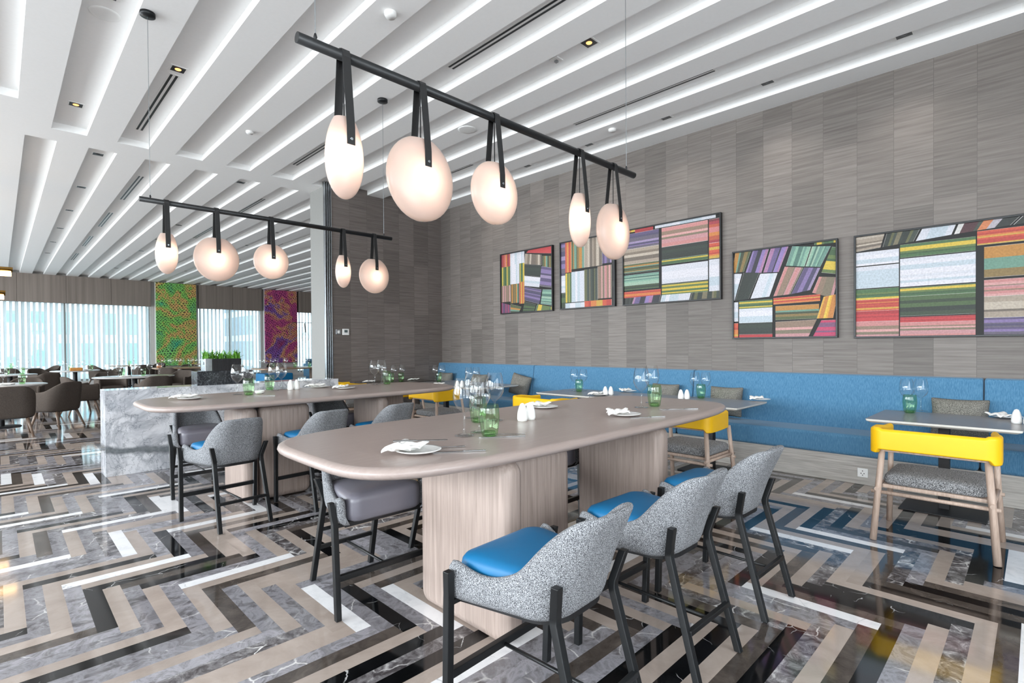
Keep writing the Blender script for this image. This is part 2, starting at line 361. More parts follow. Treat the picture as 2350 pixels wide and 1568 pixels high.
def B(name, x0, y0, z0, x1, y1, z1, mat, parent=None, bevel=0):
    return MB().box(x0, y0, z0, x1, y1, z1).build(name, mat, parent, bevel)
def tag(o, label, cat, group=None):
    o['label'] = label; o['category'] = cat
    if group: o['group'] = group
    return o
def struct(o): o['kind'] = 'structure'; return o
def thing(name, label, cat, loc=(0, 0, 0), rz=0, group=None):
    o = bpy.data.objects.new(name, None); C.objects.link(o); o.location = loc; o.rotation_euler = (0, 0, rz); o.empty_display_size = .1
    return tag(o, label, cat, group)
def kids(o): return [c for c in bpy.data.objects if c.parent == o]
TREE = {}
def dup(o, loc, rz, label, group=None):
    if o.name not in TREE: TREE[o.name] = [(c, kids(c)) for c in kids(o)]
    r = o.copy(); C.objects.link(r); r.location = loc; r.rotation_euler = (0, 0, rz); r['label'] = label
    if group: r['group'] = group
    elif 'group' in r.keys(): pass
    for c, gs in TREE[o.name]:
        k = c.copy(); C.objects.link(k); k.parent = r; k.matrix_parent_inverse = Matrix.Identity(4)
        for g in gs:
            q = g.copy(); C.objects.link(q); q.parent = k; q.matrix_parent_inverse = Matrix.Identity(4)
    return r
class Proto:
    """first call moves the original, later calls copy it"""
    def __init__(s, o): s.o = o; s.used = False
    def put(s, loc, rz, label, group=None):
        if not s.used:
            s.used = True; s.o.location = loc; s.o.rotation_euler = (0, 0, rz); s.o['label'] = label
            if group: s.o['group'] = group
            return s.o
        return dup(s.o, loc, rz, label, group)
def rrect(x0, y0, x1, y1, r, n=6, bulge=0):
    out = []
    for cx, cy, a0 in ((x1-r, y1-r, 0), (x0+r, y1-r, PI/2), (x0+r, y0+r, PI), (x1-r, y0+r, 3*PI/2)):
        for i in range(n+1):
            a = a0+PI/2*i/n; out.append((cx+r*math.cos(a), cy+r*math.sin(a)))
    return out

# ------------------------------------------------------------------ the room: floor
TW, TN, X0, Y0 = .0795, 8, .242, 3.87
def tile_of(x, y):
    i = math.floor((x-X0)/TW); j = math.floor((y-Y0)/TW); t = (i+j) % (2*TN)
    return ('H', i-t, j) if t < TN else ('V', i, j-(t-TN))
over = {}
for cls, pts in {
 'W': [(268, 1246), (739, 1384), (757, 1395), (923, 1369), (290, 1314), (507, 1316), (90, 1296), (217, 1203), (399, 1217), (300, 1127), (388, 1159), (14, 1101), (98, 1098), (203, 1098), (2028, 1390), (2346, 1480), (1939, 1240), (100, 1441), (1110, 1520)],
 'B': [(389, 1246), (670, 1250), (232, 1399), (872, 1395), (417, 1327), (688, 1319), (275, 1500), (399, 1507), (543, 1489), (322, 1159), (1760, 1488), (2028, 1518), (2267, 1309), (2120, 1420), (20, 1453), (199, 1311), (2180, 1395), (2160, 1235)],
 'D': [(109, 1250), (464, 1246), (543, 1399), (500, 1290), (757, 1510), (101, 1159), (1954, 1503), (2303, 1503), (2028, 1309)],
 'E': [(69, 1253), (192, 1247), (301, 1246), (514, 1246), (609, 1250), (22, 1391), (127, 1391), (286, 1399), (388, 1399), (500, 1399), (645, 1399), (250, 1330), (700, 1500), (500, 1560), (1730, 1458), (1827, 1488), (1909, 1488), (2103, 1518), (2237, 1518), (1894, 1309), (2163, 1309), (1984, 1294), (300, 1560), (620, 1340), (860, 1500), (330, 1465)],
 'G': [(31, 1254), (149, 1246), (225, 1254), (344, 1246), (424, 1246), (565, 1250), (72, 1391), (174, 1399), (344, 1399), (446, 1391), (587, 1399), (707, 1406), (800, 1395), (950, 1420), (230, 1480), (2107, 1290), (640, 1540), (440, 1530)],
 'M': [(630, 1225), (1849, 1488), (2178, 1518), (1924, 1300), (1000, 1490)]}.items():
    for u, v in pts: over[tile_of(*at(u, v))] = cls
def make_floor():
    bm = bmesh.new(); lay = bm.loops.layers.color.new('rnd'); keys = list(STONE); rg = random.Random(3)
    xa, xb, ya, yb = -7.0, 13.0, -4.0, 26.0; seen = set()
    i0, i1 = int((xa-X0)/TW)-1, int((xb-X0)/TW)+1; j0, j1 = int((ya-Y0)/TW)-1, int((yb-Y0)/TW)+1
    for i in range(i0, i1):
        for j in range(j0, j1):
            t = (i+j) % (2*TN); k = ('H', i-t, j) if t < TN else ('V', i, j-(t-TN))
            if k in seen: continue
            seen.add(k); o, a, b = k; lx, ly = (TN, 1) if o == 'H' else (1, TN)
            x0 = max(xa, X0+a*TW); x1 = min(xb, X0+(a+lx)*TW); y0 = max(ya, Y0+b*TW); y1 = min(yb, Y0+(b+ly)*TW)
            if x1-x0 < .001 or y1-y0 < .001: continue
            f = bm.faces.new([bm.verts.new(p) for p in ((x0, y0, 0), (x1, y0, 0), (x1, y1, 0), (x0, y1, 0))])
            # the stones come in alternating pale and dark order
            par = (a if o == 'V' else b) % 2
            c = over.get(k) or (rg.choices('EGDMW', (56, 26, 6, 7, 5))[0] if par else rg.choices('GDBMEW', (28, 20, 27, 14, 6, 5))[0])
            f.material_index = keys.index(c); col = (rg.random(), rg.random(), rg.random(), 1)
            for lp in f.loops: lp[lay] = col
    me = bpy.data.meshes.new('floor'); bm.to_mesh(me); bm.free()
    for k in keys: me.materials.append(STONE[k])
    o = bpy.data.objects.new('floor', me); C.objects.link(o); return struct(o)
make_floor()
struct(B('floor_slab', -7.2, -4.2, -.2, 13.2, 26.2, -.002, grey_paint)).name = 'floor_base'

# ------------------------------------------------------------------ ceiling with long recessed coffers
ZC, ZR = 4.105, 4.19
GR0, GP, GW = .505, .658, .345
mb = MB(); mb.box(-7.2, -4.2, ZR, 13.2, 26.2, ZR+.1)
def bay(y0, y1, starts, width):
    e = [-7.2]
    for s_ in starts: e += [s_, s_+width]
    e += [13.2]
    for a, b in zip(e[0::2], e[1::2]): mb.box(a, y0, ZC, b, y1, ZR)
near = [GR0+GP*k for k in range(0, 9)]
left = [GR0+GP*k for k in range(-10, 0)]
far = [.277+.64*k for k in range(0, 20)]
mb.box(-7.2, 8.63, ZC, 13.2, 9.12, ZR)
bay(-4.2, 7.85, left+near, GW)
e = [-7.2]
for s_ in near: e += [s_, s_+GW]
e += [13.2]
for a, b in zip(e[0::2], e[1::2]): mb.box(a, 7.85, ZC, b, 8.63, ZR)
bay(9.12, 26.2, far, .31)
struct(mb.build('ceiling', white_paint))

# ------------------------------------------------------------------ walls
struct(B('wall_right', 6.45, -4.2, 0, 6.65, 8.56, ZR, M_WALL))
struct(B('wall_alcove', 4.11, 8.56, 0, 6.65, 9.12, ZR, M_ALC))
struct(B('trim_1', 3.985, 8.60, 0, 4.11, 9.12, ZR, grey_paint))
mb = MB()
for x in (3.985, 4.02, 4.055, 4.09): mb.box(x, 8.545, 0, x+.018, 8.60, ZR)
struct(mb.build('trim_2', M_STEEL, bevel=.003))
YW = 25.9
WX = [(-6.6, -2.6), (-2.2, 4.5), (6.25, 8.85), (10.6, 12.8)]
mb = MB(); edges = [-7.2]+[q for p in WX for q in p]+[13.2]
for a, b in zip(edges[0::2], edges[1::2]): mb.box(a, YW, 0, b, YW+.25, ZR)
for a, b in WX: mb.box(a, YW, 0, b, YW+.25, .12); mb.box(a, YW, 3.3, b, YW+.25, ZR)
struct(mb.build('wall_far', plain('pale_wall', '#c9c6c2', .6)))
LY = [(-3.3, 1.3), (2.3, 6.9), (7.9, 12.5), (13.5, 18.1), (19.1, 23.7)]
mb = MB(); edges = [-4.2]+[q for p in LY for q in p]+[26.2]
for a, b in zip(edges[0::2], edges[1::2]): mb.box(-7.2, a, 0, -7.0, b, ZR)
for a, b in LY: mb.box(-7.2, a, 0, -7.0, b, .7); mb.box(-7.2, a, 3.55, -7.0, b, ZR)
struct(mb.build('wall_left', M_VAL))
mb = MB(); BX = [(-5.6, -1.6), (-.8, 3.2)]; edges = [-7.0]+[q for p in BX for q in p]+[6.45]
for a, b in zip(edges[0::2], edges[1::2]): mb.box(a, -4.2, 0, b, -4.0, ZR)
for a, b in BX: mb.box(a, -4.2, 0, b, -4.0, .7); mb.box(a, -4.2, 3.5, b, -4.0, ZR)
struct(mb.build('wall_back', M_VAL))
struct(B('wall_side', 13.0, 9.12, 0, 13.2, 26.0, ZR, M_VAL))
struct(B('wall_service', 6.65, 8.9, 0, 13.2, 9.12, ZR, M_VAL))
# valance boxes over the far windows
for i, (a, b) in enumerate(WX):
    mb = MB(); p = a
    while p < b-.01:
        q = min(p+1.35, b); mb.box(p+.004, YW-.22, 3.08, q-.004, YW-.18, ZC-.0); p = q
    mb.box(a, YW-.18, 3.08, b, YW, ZC); struct(mb.build('trim_%d' % (i+3), M_VAL))
    # glazing with slim mullions
    g = MB(); g.box(a, YW+.12, .12, b, YW+.13, 3.3); g = g.build('window_%d' % (i+1), M_PANE); struct(g)
    f = MB(); x = a
    while x < b+.01:
        f.box(x-.03, YW+.08, .12, x+.03, YW+.18, 3.3); x += (b-a)/max(1, round((b-a)/1.3))
    f.box(a, YW+.08, .12, b, YW+.18, .19); f.build('window_frame', grey_paint, g)
# vertical blinds
names = ['outermost left', 'wide left', 'middle', 'right']
for i, (a, b) in enumerate(WX):
    if i == 0: continue
    mb = MB(); x = a+.06; k = 0
    while x < b-.03:
        an = .75+.1*math.sin(k*1.3); hx = .062*math.cos(an); hy = .062*math.sin(an); y = YW-.08
        mb.rings([[(x-hx, y-hy, z), (x+hx, y+hy, z), (x+hx+.002, y+hy, z), (x-hx+.002, y-hy, z)] for z in (.1, 3.09)])
        x += .155; k += 1
    o = mb.build('vertical_blind', M_BLIND)
    tag(o, ['', 'wide white vertical blind with many slats, left of the green wall art', 'white vertical blind between the green and the purple wall art', 'narrow white vertical blind right of the purple wall art'][i], 'blind', 'vertical blinds on the far windows')
for i, (a, b) in enumerate(LY): struct(B('window_%d' % (i+5), -7.12, a, .7, -7.11, b, 3.55, M_PANE))
for i, (a, b) in enumerate(BX): struct(B('window_%d' % (i+10), a, -4.12, .7, b, -4.11, 3.5, M_PANE))
# string-art wall panels between the far windows
for a, b, m, lab in ((4.68, 6.14, M_YARNG, 'tall green and teal string art panel on the far wall'), (9.0, 10.5, M_YARNP, 'tall purple and magenta string art panel on the far wall')):
    t = thing('string_art_panel', lab, 'wall art', ((a+b)/2, YW-.06, 0), 0, 'string art panels')
    h = (b-a)/2
    B('panel', -h, -.16, .62, h, -.02, ZC-.01, m, t)
    B('panel_border', -h-.03, -.08, .62, -h, 0, ZC-.01, M_PLASTIC, t); B('panel_border', h, -.08, .62, h+.03, 0, ZC-.01, M_PLASTIC, t)
# buildings across the street
def facade_mat(name, c, g, sx, sz, fr=.62):
    m, nt, n, l, b = nmat(name); v = tex_coord(n, l, 'Object', (1, 1, 1))
    br = n.new('ShaderNodeTexBrick'); br.offset = 0; br.inputs['Color1'].default_value = rgb(g); br.inputs['Color2'].default_value = rgb(c)
    br.inputs['Mortar'].default_value = rgb('#f2f5f5'); br.inputs['Scale'].default_value = 1; br.inputs['Brick Width'].default_value = sx; br.inputs['Row Height'].default_value = sz; br.inputs['Mortar Size'].default_value = .28
    sp = n.new('ShaderNodeSeparateXYZ'); cb = n.new('ShaderNodeCombineXYZ'); l.new(v, sp.inputs[0]); l.new(sp.outputs[0], cb.inputs[0]); l.new(sp.outputs[2], cb.inputs[1]); l.new(cb.outputs[0], br.inputs['Vector'])
    l.new(br.outputs[0], b.inputs['Base Color']); b.inputs['Roughness'].default_value = .7; return m
for x0, x1, y, h, m, lab in ((-9, 7.4, 44, 13, facade_mat('teal_facade', '#b4d6da', '#86b9c2', 1.2, 2.0), 'teal glazed building seen through the wide left blind'),
                            (8.2, 13, 50, 11, facade_mat('grey_facade', '#d0d8da', '#a7b6ba', 2.0, 2.4), 'pale building behind the planter, seen through the blinds'),
                            (15.5, 19, 47, 14, facade_mat('slate_facade', '#bcc8cd', '#93a4b0', 1.6, 2.2), 'blue grey building seen through the middle blind'),
                            (22, 34, 52, 5.5, facade_mat('white_facade', '#e3e8ea', '#b5c2c7', 2.4, 2.2), 'low white building seen through the right blind')):
    tag(B('office_building', x0, y, -12, x1, y+8, h*.62, m), lab, 'building', 'buildings outside the windows')
o = tag(B('street', -60, 27, -12.2, 90, 120, -12, plain('asphalt', '#9a9b9b', .9)), 'pale street surface far below the windows', 'street'); o['kind'] = 'structure'; o.name = 'floor_street'

# ------------------------------------------------------------------ banquette
bq = thing('banquette', 'long blue upholstered wall banquette on a pale stone plinth', 'banquette', (6.1, 2, 0))
def bpart(name, x0, y0, z0, x1, y1, z1, m, bev): return B(name, x0-6.1, y0-2, z0, x1-6.1, y1-2, z1, m, bq, bev)
bpart('plinth', 5.88, -3.9, 0, 6.44, 8.54, .27, M_PLINTH, .004)
SE = [-3.9, .345, 3.1, 5.894, 8.53]
for a, b in zip(SE, SE[1:]):
    bpart('seat_cushion', 5.85, a+.003, .265, 6.42, b-.003, .475, M_BLUEF, .035)
    mb = MB(); y0, y1 = a+.003-2, b-.003-2
    mb.rings([[(x-6.1, y, z) for x, z in ((6.26, .46), (6.30, .80), (6.335, 1.025), (6.43, 1.035), (6.43, .46))] for y in (y0, y1)])
    mb.build('back_cushion', M_BLUEF, bq, .018)
# cushions
def pillow(name='cushion'):
    mb = MB(); N = 9; h = .21
    def pt(i, j, s):
        a = -1+2*i/(N-1); b = -1+2*j/(N-1)
        t = (max(0, (1-a**4)*(1-b**4)))**.6*.085
        k = 1-.09*(1-abs(a)**2)*(abs(b)**3); kk = 1-.09*(1-abs(b)**2)*(abs(a)**3)
        return (s*t, a*h*1.03*kk, b*h*k)
    for s in (1, -1):
        g = [[mb.bm.verts.new(pt(i, j, s)) for j in range(N)] for i in range(N)]
        for i in range(N-1):
            for j in range(N-1): mb.bm.faces.new((g[i][j], g[i+1][j], g[i+1][j+1], g[i][j+1]))
    bmesh.ops.remove_doubles(mb.bm, verts=mb.bm.verts, dist=.0005)
    return mb.build(name, M_CUSH, None, sub=1, smooth=True)
pl = pillow()
tag(pl, '', 'cushion', 'grey cushions on the banquette')
plist = [(.50, .52, 0, 'grey square cushion behind the table at the right edge'), (2.62, .50, .05, 'grey square cushion beside the right end of the middle table'),
         (3.42, .50, -.06, 'grey square cushion behind the large wine glass, middle of the banquette'), (6.06, .40, .5, 'grey cushion standing tilted right of the far tables, beside a yellow chair'),
         (8.1, .5, .05, 'grey cushion in the banquette corner by the alcove wall'), (7.1, .5, -.03, 'grey cushion half hidden by wine glasses on the far banquette table')]
for i, (y, sc, tw, lab) in enumerate(plist):
    o = pl if i == 0 else pl.copy()
    if i: C.objects.link(o)
    o.scale = (1, 1.0, .93); o.location = (6.17, y, .675 if tw < .3 else .70); o.rotation_euler = (.22 if tw > .3 else 0, .17, tw*.3); o['label'] = lab
pl.scale = (1, 1.05, .93)

# ------------------------------------------------------------------ framed prints
PAL = {
 'w': ['#dfe0e6', '#e6e5ea', '#d2dbe2'], 'pk': ['#dda7a4', '#b59d8a', '#e3b9b6', '#a79a83', '#d9aeb0'], 'cr': ['#a52a45', '#c9405a', '#d8763f', '#e09a9a', '#e5a43a'],
 'gr': ['#2f5138', '#47663f', '#6f8f52', '#2b4a35', '#4f6b45'], 'dg': ['#24402f', '#365640', '#2c4a3a'], 'gw': ['#6c9a62', '#e8d33e', '#8ca35a', '#5d8a58'],
 'ol': ['#7e8a4f', '#d8a93a', '#8fb9a8', '#5f6e45', '#b39a58'], 'pu': ['#7f6d9e', '#a893c2', '#8a7f95', '#6f6490', '#b9a9c9'], 'ye': ['#efc92f', '#e0a63c', '#f1d94f'],
 'rd': ['#cf2f45', '#e0454f'], 'or': ['#e5743f', '#d9533f', '#e8a145', '#e2c34a'], 'tl': ['#8db7ab', '#a9cdbb', '#6f9e93', '#b9d2c0'], 'mg': ['#c34a86', '#a06a9c', '#8a5a8f'],
 'be': ['#c4b8a9', '#a89a8a', '#d4cabd', '#9a8d80'], 'ma': ['#e23f86', '#d9558f', '#a8729c'], 'pp': ['#c79ac0', '#8f7bb0', '#3a3a55', '#b39cd0'], 'dk': ['#1d2420', '#2c3a33', '#556055'],
 'mix': ['#2f4a38', '#8d8f5c', '#5d6d5f', '#a39a7c', '#3c5242'], 'wr': ['#e3e0de', '#7b3a46', '#5f6f60', '#e8a56a', '#cfc9cf', '#39463f']}
def art(label, y0, y1, z0, z1, fields, seed):
    """fields: (quad corners in 0..1 from top left as seen, stripe direction, palette)"""
    W = y1-y0; H = z1-z0; t = thing('framed_print', label, 'picture', (6.45, (y0+y1)/2, (z0+z1)/2), 0, 'framed prints over the banquette')
    rg = random.Random(seed)
    def P(u, v, d): return (-d, W/2-u*W, H/2-v*H)
    bm = bmesh.new(); lay = bm.loops.layers.color.new('ink')
    def quad(q, col, d):
        f = bm.faces.new([bm.verts.new(P(a, b, d)) for a, b in q]); c = rgb(col); g_ = sum(c[:3])/3
        if d > .0301: c = tuple((x*.8+g_*.2)*.84+.16 for x in c[:3])+(1,)
        for lp in f.loops: lp[lay] = c
    quad([(0, 0), (0, 1), (1, 1), (1, 0)], '#1a221f', .030)
    lvl = .0305
    for q, d, pal in fields:
        if len(q) == 4 and not isinstance(q[0], tuple): a, b, c, e = q; q = ((a, b), (c, b), (c, e), (a, e))   # tl tr br bl
        tl, tr, br, bl = q; cols = PAL[pal]; lvl += .00012
        quad([tl, bl, br, tr], '#ece9e6', lvl); lvl += .0001
        n = rg.randint(5, 9) if pal not in ('w', 'rd', 'dg') else 4; cuts = [0]
        for k in range(n): cuts.append(cuts[-1]+rg.uniform(.4, 1.6))
        cuts = [x/cuts[-1] for x in cuts]
        L = lambda a, b, s: (a[0]+(b[0]-a[0])*s, a[1]+(b[1]-a[1])*s)
        ins = .006
        for k in range(n):
            s0, s1 = cuts[k]*(1-2*ins)+ins, cuts[k+1]*(1-2*ins)+ins; col = cols[k % len(cols)] if rg.random() < .8 else rg.choice(cols)
            if d == 'v': qq = [L(tl, tr, s0), L(bl, br, s0), L(bl, br, s1), L(tl, tr, s1)]
            else: qq = [L(tl, bl, s0), L(tl, bl, s1), L(tr, br, s1), L(tr, br, s0)]
            quad(qq, col, lvl)
    me = bpy.data.meshes.new('print'); bmesh.ops.recalc_face_normals(bm, faces=bm.faces); bm.to_mesh(me); bm.free(); me.materials.append(M_PRINT)
    o = bpy.data.objects.new('print', me); C.objects.link(o); o.parent = t
    for nm, a in (('frame_rail', (-W/2, H/2-.018, W/2, H/2)), ('frame_rail', (-W/2, -H/2, W/2, -H/2+.018)), ('frame_rail', (-W/2, -H/2+.018, -W/2+.018, H/2-.018)), ('frame_rail', (W/2-.018, -H/2+.018, W/2, H/2-.018))):
        B(nm, -.05, a[0], a[1], -.002, a[2], a[3], M_BLACK, t, .002)
    B('back_board', -.028, -W/2+.01, -H/2+.01, -.002, W/2-.01, H/2-.01, M_BLACK, t)
S1 = 'small square framed print of vivid field stripes, leftmost of the five'
art(S1, 5.54, 6.77, 1.92, 2.99, [((0, 0, .2, .22), 'v', 'cr'), ((.2, 0, .38, .22), 'v', 'w'), ((.38, 0, .48, .22), 'v', 'w'), ((0, .22, .2, .53), 'v', 'gw'), ((.2, .2, .38, .52), 'v', 'w'), ((.38, .2, .48, .5), 'v', 'gw'),
    ((0, .53, .2, .8), 'v', 'pk'), ((.2, .52, .38, .83), 'v', 'ol'), ((.38, .5, .48, .85), 'v', 'or'), (((0, .8), (.2, .86), (.2, 1), (0, 1)), 'v', 'mg'), (((.2, .84), (.42, .9), (.36, 1), (.2, 1)), 'h', 'ol'),
    (((.58, 0), (1, 0), (1, .13), (.52, .05)), 'h', 'rd'), (((.5, .06), (.8, .12), (.8, .28), (.48, .22)), 'v', 'be'), (((.48, .23), (.8, .28), (.78, .46), (.48, .4)), 'h', 'dg'), (((.82, .14), (1, .17), (1, .35), (.82, .3)), 'v', 'ol'),
    (((.8, .3), (1, .35), (1, .65), (.76, .6)), 'h', 'pu'), (((.48, .41), (.78, .47), (.76, .62), (.48, .57)), 'h', 'w'), (((.48, .58), (.8, .66), (.76, .88), (.48, .8)), 'h', 'pu'), (((.82, .66), (1, .68), (1, .92), (.78, .88)), 'h', 'tl'),
    (((.48, .82), (.7, .88), (.66, 1), (.44, 1)), 'h', 'gr'), (((.72, .88), (1, .94), (1, 1), (.68, 1)), 'v', 'gw')], 11)
art('upright framed print of vertical field stripes, second from the left', 4.34, 5.385, 1.925, 3.0, [((0, 0, .1, .5), 'h', 'pu'), ((0, .5, .1, .75), 'h', 'w'), ((0, .76, .1, 1), 'h', 'gr'), ((.1, 0, .22, .46), 'v', 'or'), ((.22, 0, .46, .42), 'v', 'ol'),
    ((.46, 0, .78, .42), 'v', 'be'), ((.78, .06, .94, .4), 'v', 'pu'), ((.1, .47, .22, .9), 'v', 'gw'), ((.22, .46, .46, .9), 'v', 'w'), ((.46, .45, .7, .9), 'v', 'mix'), ((.7, .43, .94, .88), 'v', 'pk'), ((.1, .91, .46, 1), 'v', 'w'), ((.46, .9, .94, 1), 'v', 'or'), ((.95, 0, 1, 1), 'h', 'dk')], 5)
art('wide framed print of horizontal field stripes, middle of the five', 2.775, 4.21, 1.92, 3.0, [((0, 0, .14, .04), 'v', 'ye'), ((.14, 0, .34, .06), 'h', 'rd'), ((.36, 0, .95, .05), 'v', 'w'), ((0, .06, .4, .26), 'h', 'pu'), ((0, .26, .4, .46), 'h', 'be'), ((0, .46, .4, .58), 'h', 'ol'), ((0, .6, .4, .74), 'h', 'tl'),
    ((0, .74, .4, .8), 'h', 'gr'), ((.43, .06, .88, .3), 'h', 'pk'), ((.43, .3, .88, .46), 'h', 'dg'), ((.43, .46, .88, .52), 'h', 'gw'), ((.43, .54, .88, .76), 'h', 'w'), ((.43, .77, .88, .9), 'h', 'gw'), ((.89, .06, 1, .34), 'h', 'cr'), ((.89, .34, 1, .52), 'h', 'or'), ((.89, .53, 1, .9), 'h', 'w'),
    ((0, .82, .42, .9), 'h', 'or'), (((0, .91), (.12, .9), (.1, 1), (0, 1)), 'v', 'dk'), (((.13, .9), (.42, .89), (.4, 1), (.1, 1)), 'v', 'pp'), (((.43, .9), (.72, .9), (.7, 1), (.41, 1)), 'v', 'w'), (((.73, .9), (1, .9), (1, 1), (.71, 1)), 'v', 'mix')], 8)
art('square framed print of slanting lilac fields, fourth from the left', 1.513, 2.638, 1.42, 2.485, [(((.03, 0), (.2, 0), (.12, .24), (0, .24)), 'v', 'ol'), (((.22, 0), (.38, 0), (.3, .27), (.14, .25)), 'v', 'pp'), (((.4, 0), (.57, 0), (.47, .28), (.32, .27)), 'v', 'pp'), (((.6, .02), (.77, .05), (.71, .25), (.54, .22)), 'v', 'tl'), (((.78, .05), (.94, .07), (.85, .27), (.72, .25)), 'v', 'tl'),
    (((0, .25), (.1, .26), (.02, .56), (0, .56)), 'h', 'w'), (((.12, .25), (.28, .27), (.17, .55), (.03, .56)), 'v', 'dg'), (((.29, .28), (.46, .29), (.38, .54), (.19, .55)), 'v', 'w'), (((.53, .23), (.7, .26), (.58, .53), (.42, .54)), 'v', 'pk'), (((.71, .26), (.85, .28), (.76, .5), (.59, .53)), 'v', 'pu'),
    (((.95, .08), (1, .09), (1, .36), (.86, .33)), 'h', 'gw'), (((.84, .37), (1, .39), (.96, .6), (.78, .53)), 'v', 'pk'), ((.8, 0, 1, .04), 'v', 'gw'), ((0, .58, .06, .8), 'h', 'w'), ((.07, .57, .41, .66), 'h', 'gw'), ((.07, .66, .41, .82), 'h', 'w'), ((.07, .82, .41, .95), 'h', 'dg'), ((.07, .95, .41, 1), 'h', 'rd'),
    (((.42, .56), (.85, .55), (.85, .62), (.42, .63)), 'h', 'or'), ((.44, .65, .84, .8), 'h', 'ol'), (((.44, .82), (.82, .81), (.74, 1), (.44, 1)), 'h', 'pk'), (((.88, .58), (1, .56), (.96, .8), (.82, .8)), 'v', 'ye'), (((.86, .82), (1, .82), (1, 1), (.78, 1)), 'h', 'ma'), ((0, .82, .06, 1), 'h', 'or')], 21)
art('very wide framed print of horizontal field stripes, cut by the right edge', -.55, 1.365, 1.41, 2.485, [(((.0, 0), (.14, 0), (.12, .14), (0, .16)), 'h', 'be'), (((.15, 0), (.29, 0), (.26, .12), (.13, .14)), 'v', 'mix'), (((.3, 0), (.43, 0), (.41, .1), (.27, .12)), 'v', 'w'), (((.44, 0), (.66, 0), (.62, .08), (.42, .1)), 'v', 'wr'), (((.67, 0), (1, 0), (1, .06), (.63, .08)), 'v', 'wr'),
    ((0, .17, .2, .3), 'h', 'w'), ((0, .31, .2, .52), 'h', 'w'), ((0, .53, .2, .63), 'h', 'gw'), ((0, .63, .2, .74), 'h', 'or'), ((0, .74, .2, .84), 'h', 'rd'), ((0, .84, .2, 1), 'h', 'pk'), ((.205, .14, .5, .26), 'h', 'gw'), ((.205, .27, .5, .42), 'h', 'w'), ((.205, .42, .5, .53), 'h', 'w'), ((.205, .54, .5, .62), 'h', 'gw'), ((.205, .62, .5, .8), 'h', 'gr'),
    ((.205, .81, .5, .86), 'h', 'rd'), ((.205, .86, .5, 1), 'h', 'pk'), ((.505, .1, 1, .22), 'h', 'or'), ((.53, .24, 1, .5), 'h', 'ol'), ((.53, .52, 1, .66), 'h', 'pk'), ((.53, .66, 1, .84), 'h', 'be'), ((.53, .84, 1, 1), 'h', 'pu')], 33)

# ------------------------------------------------------------------ wall and ceiling fittings
t = thing('wall_outlet', 'white power outlet set in the banquette plinth by the right table', 'outlet', (5.878, 1.18, .117))
B('face_plate', -.008, -.043, -.043, 0, .043, .043, M_PLASTIC, t, .004)
mb = MB()
for y, z in ((0, .018), (-.012, -.006), (.012, -.006), (0, -.022)): mb.box(-.0095, y-.004, z-.004, -.0078, y+.004, z+.004)
mb.build('socket_hole', M_BLACK, t)
t = thing('thermostat', 'white square thermostat on the brown alcove wall', 'thermostat', (4.345, 8.56, 1.62))
B('housing', -.06, -.025, -.055, .06, 0, .055, M_PLASTIC, t, .006); B('display', -.03, -.027, -.01, .03, -.0245, .035, plain('lcd', '#5d6a6a', .2), t)
t = thing('light_switch', 'small steel light switch left of the thermostat', 'switch', (4.215, 8.56, 1.62))
B('face_plate', -.045, -.01, -.045, .045, 0, .045, M_STEEL, t, .003); B('rocker', -.02, -.014, -.025, .02, -.009, .025, M_PLASTIC, t, .002)

def downlight(lit=False):
    t = thing('ceiling_downlight', '', 'downlight', (0, 0, 0), 0, 'square recessed downlights')
    B('housing', -.06, -.06, -.004, .06, .06, 0, M_BLACK, t)
    mb = MB()
    for a in ((-.075, -.075, .075, -.06), (-.075, .06, .075, .075), (-.075, -.06, -.06, .06), (.06, -.06, .075, .06)): mb.box(a[0], a[1], -.006, a[2], a[3], 0)
    mb.build('trim_ring', M_PLASTIC, t)
    mb = MB().lathe([(.001, -.008), (.026, -.008), (.03, -.003)], 14); mb.build('lamp', M_SPOT if lit else M_BLACK, t)
    return t
PD, PDL = Proto(downlight()), Proto(downlight(True))
ords = ['nearest', 'second', 'third', 'fourth', 'fifth', 'sixth', 'seventh', 'eighth', 'ninth', 'tenth', 'eleventh', 'twelfth']
gc = lambda k: GR0+GP*k+GW/2
def spot(x, y, e, size=1.5):
    l = bpy.data.lights.new('downlight_beam', 'SPOT'); l.energy = e; l.spot_size = size; l.spot_blend = 1; l.color = (1, .93, .86); l.shadow_soft_size = .03
    o = bpy.data.objects.new('downlight_beam', l); C.objects.link(o); o.location = (x, y, ZR-.03)
rows = [  # coffer column x, ys, lit, phrase
 (gc(8), [.875, 2.07, 3.27, 4.46, 5.66, 6.85], 0, 'in the coffer over the banquette'),
 (gc(5), [2.96], 1, 'alone between the two long air slots'),
 (gc(1), [6.14], 1, 'just before the short air slot at upper left'),
 (gc(0), [7.84], 1, 'at the end of the coffer near the upper left corner'),
 (.277+.64+.155, [9.62, 11.77, 13.9, 16.1, 18.3, 20.5], 0, 'in the far room coffer at the left'),
 (.277+.64*4+.155, [9.6, 11.77, 13.9, 16.1, 18.3, 20.5, 22.8], 0, 'in the far room coffer above the second pendant bar'),
 (.277+.64*7+.155, [11.0, 13.2, 15.4, 17.6, 19.8, 22.0], 0, 'in the far room coffer left of the column')]
for x, ys, lit, ph in rows:
    for k, y in enumerate(ys):
        (PDL if lit else PD).put((x, y, ZR), 0, 'recessed downlight '+ph+(', %s' % ords[k] if len(ys) > 1 else ', glowing orange'))
        if y < 9: spot(x, y, 38 if x > 5 else 20, 2.0 if x > 5 else 1.5)
